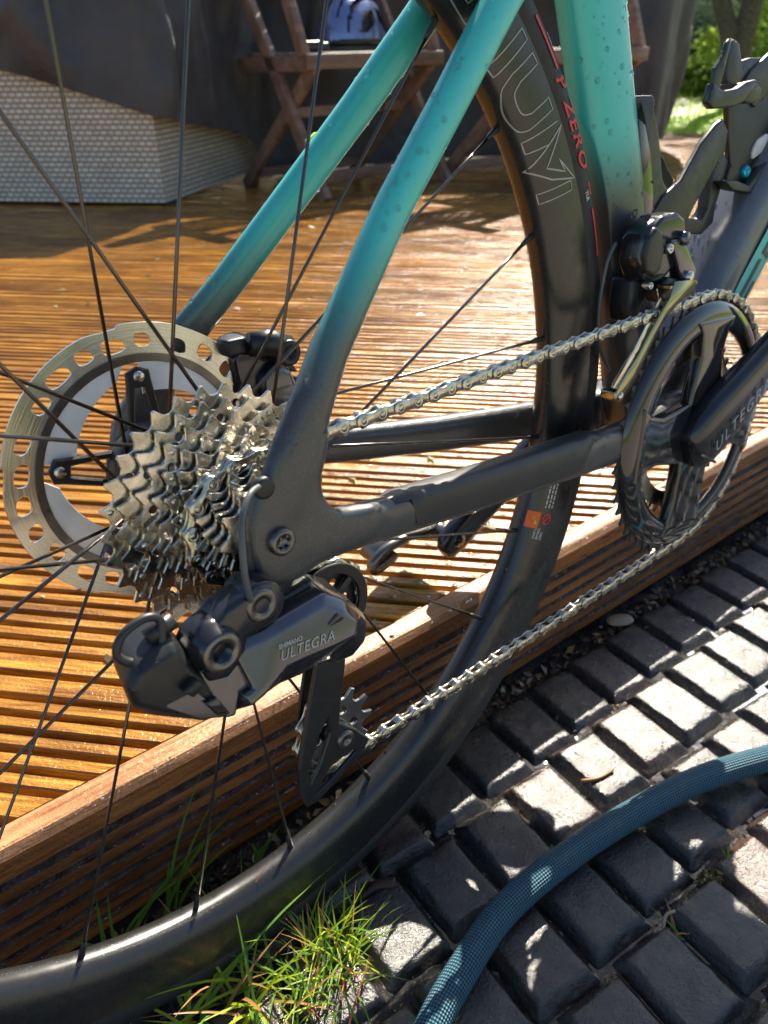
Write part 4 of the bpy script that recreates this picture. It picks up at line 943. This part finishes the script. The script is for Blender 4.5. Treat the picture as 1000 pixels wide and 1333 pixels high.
# ---- rear derailleur
rd = part('rear_derailleur', slab([(-55, -34), (-49, -22), (-38, -14), (-28, -12), (-20, -9), (-12, -12), (-8, -20), (-12, -29), (-20, -32), (-29, -33), (-32, -42), (-42, -49), (-52, -46)], -91, -74, 3, .03, 3), 'groupset_dark')
part('bracket_lug', disc((-19.5, -20.5), 11.5, -90.5, -72, 2, 32), 'groupset_dark', rd)
part('mount_bolt', lathe([(.1, -88.5), (3.2, -88.5), (3.6, -91.4), (7, -91.8), (8, -91), (8.4, -86)], (-20.5, -20), 32), 'alloy_grey', rd)
part('pivot_boss', lathe([(.1, -88), (4.2, -88), (4.6, -95), (8.4, -96.2), (9.4, -95.4), (9.8, -92), (11.8, -90), (12.6, -86), (12.8, -78)], (-45, -30), 36), 'groupset_dark', rd)
part('pivot_ring', lathe([(4.8, -95.6), (5, -96.4), (8.2, -96.8), (9, -96.2)], (-45, -30), 32), 'alloy_grey', rd)
def shaped(polyA, yA, polyB, yB, polyC=None, yC_=None, w_=2.0, tilt=0):
    zl = min(p_[1] for p_ in polyA); n = len(polyA); vs = [(x, yA+tilt*(z_-zl), z_) for x, z_ in polyA]+[(x, yB, z_) for x, z_ in polyB]; fs = [tuple(range(n))]
    L_ = 2
    if polyC: vs += [(x, yC_, z_) for x, z_ in polyC]; L_ = 3
    for l_ in range(L_-1): fs += [(l_*n+i, (l_+1)*n+i, (l_+1)*n+(i+1) % n, l_*n+(i+1) % n) for i in range(n)]
    fs.append(tuple(range(L_*n-1, (L_-1)*n-1, -1))); return bevelled(G().add(vs, fs), w_, 3, 14)
mA = [(-84, -29), (-79, -24), (-64, -21.5), (-57, -37), (-46, -66), (-55, -60), (-73, -47), (-82.5, -38)]
mo_ = [(-86, -29), (-80, -21), (-62, -17), (-54, -36), (-42, -69), (-56, -64.5), (-76, -50), (-85, -40)]
mC = [(-82, -30), (-77, -20), (-60, -15), (-50, -36), (-40, -66), (-54, -62), (-72, -50), (-80, -40)]
part('motor_unit', shaped(mA, -93, mo_, -88, mC, -68, 2.2), 'black_plastic', rd)
part('motor_cover', shaped([(-76, -36), (-66, -32), (-61, -40), (-53, -54), (-50, -62), (-60, -58), (-72, -46)], -95.2, [(-78, -35), (-65, -30), (-59, -40), (-51, -54), (-47, -65), (-60, -61), (-75, -47)], -88, None, None, 1.0, .12), 'groupset_grey', rd)
part('battery_clip', slab([(-66, -38), (-59, -35.5), (-56, -40), (-62, -43)], -98, -92, 1.2), 'black_plastic', rd)
part('contact_recess', slab([(-57, -50), (-51, -50), (-46, -62), (-52, -60)], -96.2, -92, 1), 'gloss_black', rd)
part('mid_body', shaped([(-56, -38), (-45, -43), (-33, -41), (-31, -56), (-39, -58), (-43, -66), (-47, -65), (-53, -52)], -94, [(-58, -33), (-45, -38), (-30, -36), (-28, -58), (-38, -60), (-42, -69), (-48, -68), (-56, -50)], -86, [(-56, -32), (-45, -34), (-28, -34), (-26, -56), (-38, -60), (-42, -67), (-48, -66), (-54, -50)], -66, 1.2, .2), 'groupset_grey', rd)
lp0 = [(-36, -37), (-20, -38), (2, -36.5), (12, -36), (22, -43), (28, -50), (25, -56), (13, -55.5), (-4, -54), (-14, -53.5), (-27, -60), (-36, -62.5), (-38, -57), (-33, -56)]
lp1 = [(-39, -33), (-21, -34), (8, -31.5), (15, -31), (27, -40), (36, -54), (32, -65), (15, -69), (-4, -69), (-16, -68), (-33, -71), (-43, -68), (-42, -55), (-34, -55)]
lp2 = [(-34, -33), (-18, -33), (10, -30), (17, -30), (28, -38), (36, -52), (32, -64), (15, -68), (-2, -68), (-14, -67), (-30, -69), (-38, -66), (-38, -55), (-30, -55)]
part('outer_link', shaped(lp0, -98, lp1, -87, lp2, -72, 1.6, .30), 'groupset_grey', rd)
part('link_recess', shaped([(-32, -40), (-19, -40), (-16, -50), (-20, -57), (-29, -56), (-31, -50)], -95.4, [(-33, -39), (-18, -39), (-15, -50), (-19, -58), (-30, -57), (-32, -50)], -85, None, None, 1.0, .3), 'alloy_grey', rd)
part('clip', slab([(11, -44), (18, -41), (22, -45), (18, -49.5), (11, -48.5)], -93, -86, 1.2), 'groupset_dark', rd)
part('inner_link', slab([(-34, -26), (0, -30), (16, -28), (10, -36), (-30, -38)], -78, -58, 2), 'black_plastic', rd)
part('knuckle', shaped([(14, -40), (20, -38), (28, -44), (38, -59), (36, -68), (28, -73), (18, -72), (12, -64)], -89, [(11, -37), (19, -34), (31, -42), (42, -58), (40, -71), (30, -77), (17, -75), (8, -66)], -82, [(13, -36), (22, -34), (34, -42), (44, -60), (42, -74), (30, -79), (17, -77), (9, -66)], -58, 2.4), 'groupset_dark', rd)
part('lower_tab', slab([(-6, -66), (12, -66), (13, -73), (0, -76)], -80, -66, 1.6), 'groupset_grey', rd)
def rtext(x0, z0, ang): 
    ca_, sa = math.cos(ang), math.sin(ang); return lambda x, y: (x0+x*ca_-y*sa, -98.45+.30*(z0+x*sa+y*ca_+62.5), z0+x*sa+y*ca_)
part('lettering', text('ULTEGRA', 6.6, rtext(-17.5, -49.6, -.09), shear=.35, spacing=1.1), 'print_grey', rd)
part('small_lettering', text('SHIMANO', 2.9, rtext(-16.5, -44.3, -.07), shear=.2, bold=.05), 'print_grey', rd)
cage_o = [(24, -72), (43, -76), (41, -98), (35, -124), (33, -136), (43, -146), (53, -160), (48, -167), (40, -171), (12, -182), (5, -181), (1.5, -168), (3, -151), (12, -120), (22, -88)]
cg2 = part('cage', plate([(x, z_) for x, z_ in cage_o][::-1], [[(25.5, -128), (25.5, -139), (17, -156), (9.5, -165), (9, -156), (19, -136)], [(42, -163.5), (24, -172), (11, -176), (18, -168), (24, -163), (33, -161.5), (41, -160.5)]], -61.5, 3.2, .9), 'black_plastic', rd)
part('inner_cage', plate([(26, -56), (50, -62), (44, -100), (38, -130), (50, -150), (46, -168), (20, -176), (14, -160), (18, -130), (28, -95)][::-1], [], -43.5, 2.2, .6), 'black_plastic', rd)
part('guide_ring', plate(circle_pts((38.5, -64), 25.5, 48), [circle_pts((38.5, -64), 19.5, 40)[::-1]]+[], -56.5, 2.2, .5), 'black_plastic', rd)
for a_ in (40, 100, 160, 220): 
    q = Vector((38.5, -64)); u = Vector((math.cos(math.radians(a_)), math.sin(math.radians(a_)))); n_ = Vector((-u.y, u.x))
    part('guide_spoke', slab([tuple(q+u*6-n_*3), tuple(q+u*21-n_*2), tuple(q+u*21+n_*2), tuple(q+u*6+n_*3)], -57, -55, .5), 'black_plastic', rd)
part('guide_hub', disc((38.5, -64), 9, -64, -48, 1.5), 'black_plastic', rd)
jock = G().merge(plate([], [], 0, 1) if False else G())
def jockey(c_, mat, N=12, ph=0):
    Rp = 6.35/math.sin(PI/N); pts = []
    for k in range(N):
        a0 = ph+2*PI*k/N; cc = Vector(c_)+Vector((Rp*math.cos(a0), Rp*math.sin(a0))); er = Vector((math.cos(a0), math.sin(a0))); et = Vector((-er.y, er.x))
        for ang in (-62, -30, 0, 30, 62): g_ = math.radians(ang); pts.append(tuple(cc+(-er*math.cos(g_)+et*math.sin(g_))*3.85))
        at = a0+PI/N
        for da, rr in ((-.05, Rp+3.0), (.05, Rp+3.0)): pts.append((c_[0]+rr*math.cos(at+da), c_[1]+rr*math.sin(at+da)))
    return part('jockey_wheel', plate(pts, [circle_pts(c_, 8, 24)[::-1]]+[circle_pts((c_[0]+13.5*math.cos(t_), c_[1]+13.5*math.sin(t_)), 2.6, 10)[::-1] for t_ in [k*PI/3 for k in range(6)]], YC, 2.1, .4), mat, rd)
jockey((38, -65), 'black_plastic'); jockey((36.5, -151), 'steel', ph=.2)
part('bearing', lathe([(3, -58), (8.5, -58), (8.5, -46), (3, -46)], (36.5, -151), 24), 'gloss_black', rd)
part('cage_bolt', lathe([(.1, -63.5), (2, -63.5), (2.3, -64.6), (5.4, -64.4), (6, -63)], (35.5, -149.5), 24), 'alloy_grey', rd)
part('cable', tube(spline([(-8, -80, 30), (-16, -85, 30), (-24, -90, 22), (-28, -94, 8), (-28, -94, -6), (-26, -92, -14)], 8), 1.45, 10), 'cable_grey')
part('cable_grommet', disc((-5, 28), 5.2, -80.5, -76, 1.6, 24), 'matte_black')
part('cable_loop', tube(spline([(-66, -86, -20), (-64, -84, -10), (-70, -84, -6), (-80, -84, -9), (-84, -84, -17), (-78, -85, -23), (-68, -86, -22)], 8), 1.9, 10), 'matte_black', rd)
part('cable_plug', tube([(-70, -82, -17), (-58, -82, -13)], 4, 12), 'black_plastic', rd)
# ---- brake caliper on the far chainstay side
cp = part('brake_caliper', slab([(60, 24), (58, 50), (66, 58), (78, 59), (92, 50), (100, 36), (106, 20), (100, 8), (84, 6), (70, 14)], 50, 76, 4, .06, 3), 'groupset_dark')
part('piston_cap', slab([(74, 36), (84, 44), (96, 36), (101, 22), (98, 10), (86, 7), (76, 14), (73, 26)], 43, 54, 3.5, .1, 3), 'groupset_grey', cp)
g = tube([(70, 46, 56), (82, 44, 55), (94, 43, 50)], [7, 8, 7.5], 20); part('mount_boss', g, 'black_plastic', cp)
part('mount_bolt', lathe([(.1, 38), (3.6, 38), (4, 36), (7.2, 35.8), (8, 37), (8, 48)], (91, 48), 28), 'black_plastic', cp)
part('banjo_fitting', bevelled(box((62, 52, 56), (7, 6, 5)), 2.5, 3), 'black_plastic', cp)
for k in range(5): part('heat_fin', slab([(96+k*2.4, 44-k*7.5), (103+k*1.8, 42-k*7.5), (105+k*1.6, 37-k*7.2), (97+k*2.2, 39-k*7.2)], 54, 66, .8), 'black_plastic', cp)
part('pad_pin', tube([(84, 56, 38), (104, 56, 20)], 1.8, 8), 'steel', cp)
part('lettering', text('200 BAR', 3, lambda x, y: (84+x*.7+y*.5, 42.6, 20-x*.6+y*.7)), 'print_grey', cp) if False else None
part('brake_hose', tube(spline([(60, 56, 56), (50, 60, 48), (44, 64, 42), (66, 70, -10), (110, 66, -26)], 8), 2.5, 8), 'matte_black', cp)
part('chainstay_grip', tube(spline([(108, 66, -22), (130, 62, -26), (150, 60, -30)], 5), 5.5, 10), 'black_plastic')
# ---- bottle cages
def fold(name, pl_, y0, y1, par, w_=1.2, mat='black_plastic', ins=0): return part(name, slab(pl_, y0, y1, w_, ins, 2), mat, par)
c1 = fold('bottle_cage', [(352, 172), (366, 172), (374, 160), (392, 100), (400, 70), (386, 60), (374, 92), (356, 160)], -10, 12, None)
fold('spine', [(357, 175), (379, 175), (382.6, 171.5), (381.5, 167), (391.5, 149), (401.5, 119), (410.4, 110.5), (397, 95), (381, 90), (372, 116), (362, 153)], -10, -4.5, c1, 1.4)
fold('spine_channel', [(362.4, 160), (370.5, 157), (380.5, 137.6), (391.5, 99.5), (381, 94), (373, 116)], -11.5, -9, c1, .6, 'gloss_black')
fold('wing', [(420, 140), (431, 132.2), (449, 115), (442, 104), (428, 104)], 9, 12, c1, 1)
fold('arm', [(402, 108), (411.5, 111.7), (424.4, 117.1), (447.8, 141.2), (466.3, 153.6), (475.1, 156.7), (485.7, 148.3), (485.2, 133.9), (469.3, 118.9), (442.8, 91.6), (430.5, 73.9), (418, 58), (398, 60), (384, 92)], -11.5, -7.5, c1, 1.3, 'black_plastic')
fold('loop', [(488, 134), (500, 126), (499.7, 120.8), (489.1, 92.4), (487.9, 79.7), (471.7, 72.5), (450, 75), (442, 80), (440, 85), (449.6, 87.5), (469.6, 84.2), (476.8, 92.2), (478.5, 118.3)], -7, 3, c1, 1.2)
c2 = fold('bottle_cage', [(481.8, 193), (492.8, 147), (503.5, 122), (498, 106), (511, 104), (540, 99), (575, 120), (640, 175), (640, 240), (575, 198), (514, 198)], -8, -3, None)
fold('rail', [(478, 112.5), (496.5, 111.5), (519.5, 105.5), (552, 127), (575, 141.5), (640, 190), (643, 184), (577, 134.5), (524, 99), (492, 104.5)], -18, -8, c2, 1.4)
fold('lip', [(420.2, 168), (423.8, 180.5), (430.4, 179.5), (434.4, 176.5), (444.4, 175.4), (459.5, 176.6), (471.8, 180.6), (486.4, 182), (489.3, 179.2), (470.5, 167.2), (457.5, 164.6), (427.2, 164)], -29, -23, c2, 1.6)
fold('lip_return', [(470, 180), (488, 181), (500, 176), (498, 168), (486, 166), (472, 168)], -27, -6, c2, 1.4)
fold('prong', [(424.7, 179), (425.7, 189), (436, 198), (439, 206), (444, 207.2), (442.7, 200.4), (437.4, 184.3), (434.3, 175.6)], -28, -24.5, c2, 1)
fold('prong', [(480, 172), (477.7, 190.4), (478, 208), (483.4, 210), (492, 207), (507.3, 183), (503, 172)], -8.5, -4, c2, 1.2)
fold('upper_arm', [(503.8, 182), (514, 190), (540, 201), (563, 209), (600, 226), (604, 206), (571, 187), (548, 174), (526.6, 163), (515.8, 168)], -10, -6, c2, 1.1)
part('cage_bolt', lathe([(.1, -10.5), (2, -10.5), (2.4, -12), (4.4, -11.6), (5, -10.4), (5, -6)], (526, 115.5), 20), 'bolt_teal', c2)
part('logo', slab([(533.5, 128.0), (535.0, 125.0), (538.0, 125.2), (552.7, 130.0), (558.0, 136.0), (559.0, 139.5), (557.0, 142.0), (553.7, 142.8), (540.6, 139.3), (535.0, 134.0)], -9.6, -7.6, .3), 'white_print', c2)
# ---- water beads
from mathutils.bvhtree import BVHTree
ico = bmesh.new(); bmesh.ops.create_icosphere(ico, subdivisions=2, radius=1); IV = [v_.co.copy() for v_ in ico.verts]; IF = [tuple(v_.index for v_ in f.verts) for f in ico.faces]; ico.free()
def beads(parent, me, n, size, seed, name='water_beads', cond=None, origin=True):
    r = random.Random(seed); polys = me.polygons; g = G(); tries = 0; k = 0; N_ = len(polys)
    while k < n and tries < n*60:
        tries += 1; p_ = polys[r.randrange(N_)]; c_ = p_.center/S; nn = p_.normal
        W_ = c_+Vector(O3) if origin else c_
        if cond and not cond(W_, nn): continue
        s_ = size[0]+(size[1]-size[0])*r.random()**3; t_ = nn.orthogonal().normalized(); b_ = nn.cross(t_); e_ = r.uniform(.75, 1.25)
        g.add([c_+t_*v_.x*s_*e_+b_*v_.y*s_+nn*(v_.z*s_*.55+s_*.12) for v_ in IV], IF); k += 1
    me2 = mesh(name, g, 'droplet'); return link(name, me2, parent, kind='stuff')
beads(bike, fme, 1300, (.4, 1.9), 1, cond=lambda W_, n_: W_.x > -10 and (n_.z > .15 or random.random() < .12) and n_.y < .6)
beads(bike, fme, 700, (.4, 1.5), 2, cond=lambda W_, n_: 60 < W_.x < 300 and W_.z < -10 and W_.z < 10 and n_.z > .35 and W_.y < 0)
beads(bike, fme, 170, (.7, 2.4), 3, cond=lambda W_, n_: 280 < W_.x < 420 and W_.z > 60 and n_.y < -.3)
rm_ = [o for o in bike.children if o.name.startswith('rim')][0]
beads(bike, rm_.data, 420, (.5, 2.4), 4, cond=lambda W_, n_: n_.y < .1 and (W_.z < -200 or W_.z > 150) and (n_.z > .1 or random.random() < .35))
for o in list(bike.children):
    if o.name.startswith('bottle_cage'):
        for c_ in [o]+list(o.children): beads(bike, c_.data, 14, (.6, 1.9), hash(c_.name) % 97, cond=lambda W_, n_: n_.y < -.2 or n_.z > .3)
for o in list(rd.children): 
    if o.name.startswith(('outer_link', 'motor', 'mid_body', 'knuckle')): beads(bike, o.data, 12, (.35, 1.1), 5, cond=lambda W_, n_: n_.y < -.2 or n_.z > .4)
# beads and splashes on the timber
g = G(); r = random.Random(77)
def bead(p_, s_, fl=.4):
    e_ = r.uniform(.7, 1.4); g.add([Vector((p_[0]+v_.x*s_*e_, p_[1]+v_.y*s_, p_[2]+v_.z*s_*fl)) for v_ in IV], IF)
for _ in range(5200):
    u = r.random()**1.6; ang = math.radians(r.uniform(20, 64) if _ % 2 else r.gauss(42, 7)); d = 380+u*2600
    x, y = CP.x+d*math.cos(ang), CP.y+d*math.sin(ang)
    if y < 92: continue
    pp = Vector((x, y, 0)).dot(BN)+94; q = (-pp) % PITCH; fr_ = (PITCH-q)
    # keep only points on a ridge top
    ridge = [(2.6+1.5, 2.6+16.9)]+[(2.6+24+16*k+1.5, 2.6+24+16*k+8.9) for k in range(5)]+[(2.6+24+80+1.5, 2.6+24+80+16.9)]
    xx = q if False else PITCH-q if False else q
    if not any(a_ < xx < b_ for a_, b_ in ridge): continue
    bead((x, y, DH+.2), r.uniform(.5, 2.0)*(1+d/1500), .3)
for _ in range(1200):
    x = r.uniform(-250, 800); bead((x, 68.5+r.random()*21, DH+1.0), r.uniform(.3, .9), .5)
for _ in range(2600):
    x = r.uniform(-260, 760); k = r.randrange(6); z_ = DH-27-15.6*k; bead((x, r.uniform(70.8, 76), z_-3.9-(1.2 if r.random() < .5 else .4)), r.uniform(.3, .9), .7)
link('water_beads', mesh('water_beads', g, 'deck_bead'), kind='stuff', label='rain beads lying on the deck ridges and fascia')
g = G(); r = random.Random(12)
for _ in range(150):
    ang = math.radians(r.uniform(25, 80)); d = 500+r.random()**1.3*2600; x, y = CP.x+d*math.cos(ang), CP.y+d*math.sin(ang)
    if y < 70 or (x < 920 and y > 2000): continue
    s_ = r.uniform(2, 6)*(1+d/2500); q = Euler((r.uniform(-.3, .3), r.uniform(-.3, .3), r.uniform(0, 6))).to_matrix()
    g.add([Vector((x, y, DH+1.5))+q @ Vector(k)*s_ for k in ((-1, -.3, 0), (0, -.55, .2), (1.1, 0, .1), (.1, .5, .25))], [(0, 1, 2, 3)], r.choice((0, 0, 1)))
link('fallen_petals', mesh('fallen_petals', g, ['pale_leaf', 'leaf_litter']), kind='stuff', label='pale petals and leaf flakes scattered over the wet deck')
g = G()
g.merge(slab([(133, 161), (140, 165), (143, 160), (141, 148), (137, 142), (136, 150)], 58, 61, .3))
link('stuck_leaf', recalc(mesh('stuck_leaf', G().add([tuple(BMt @ (Vector(v_)-Vector(O3))) for v_ in g.v], g.f), 'lime')), label='narrow lime coloured leaf hanging behind the far teal seatstay', category='leaf')
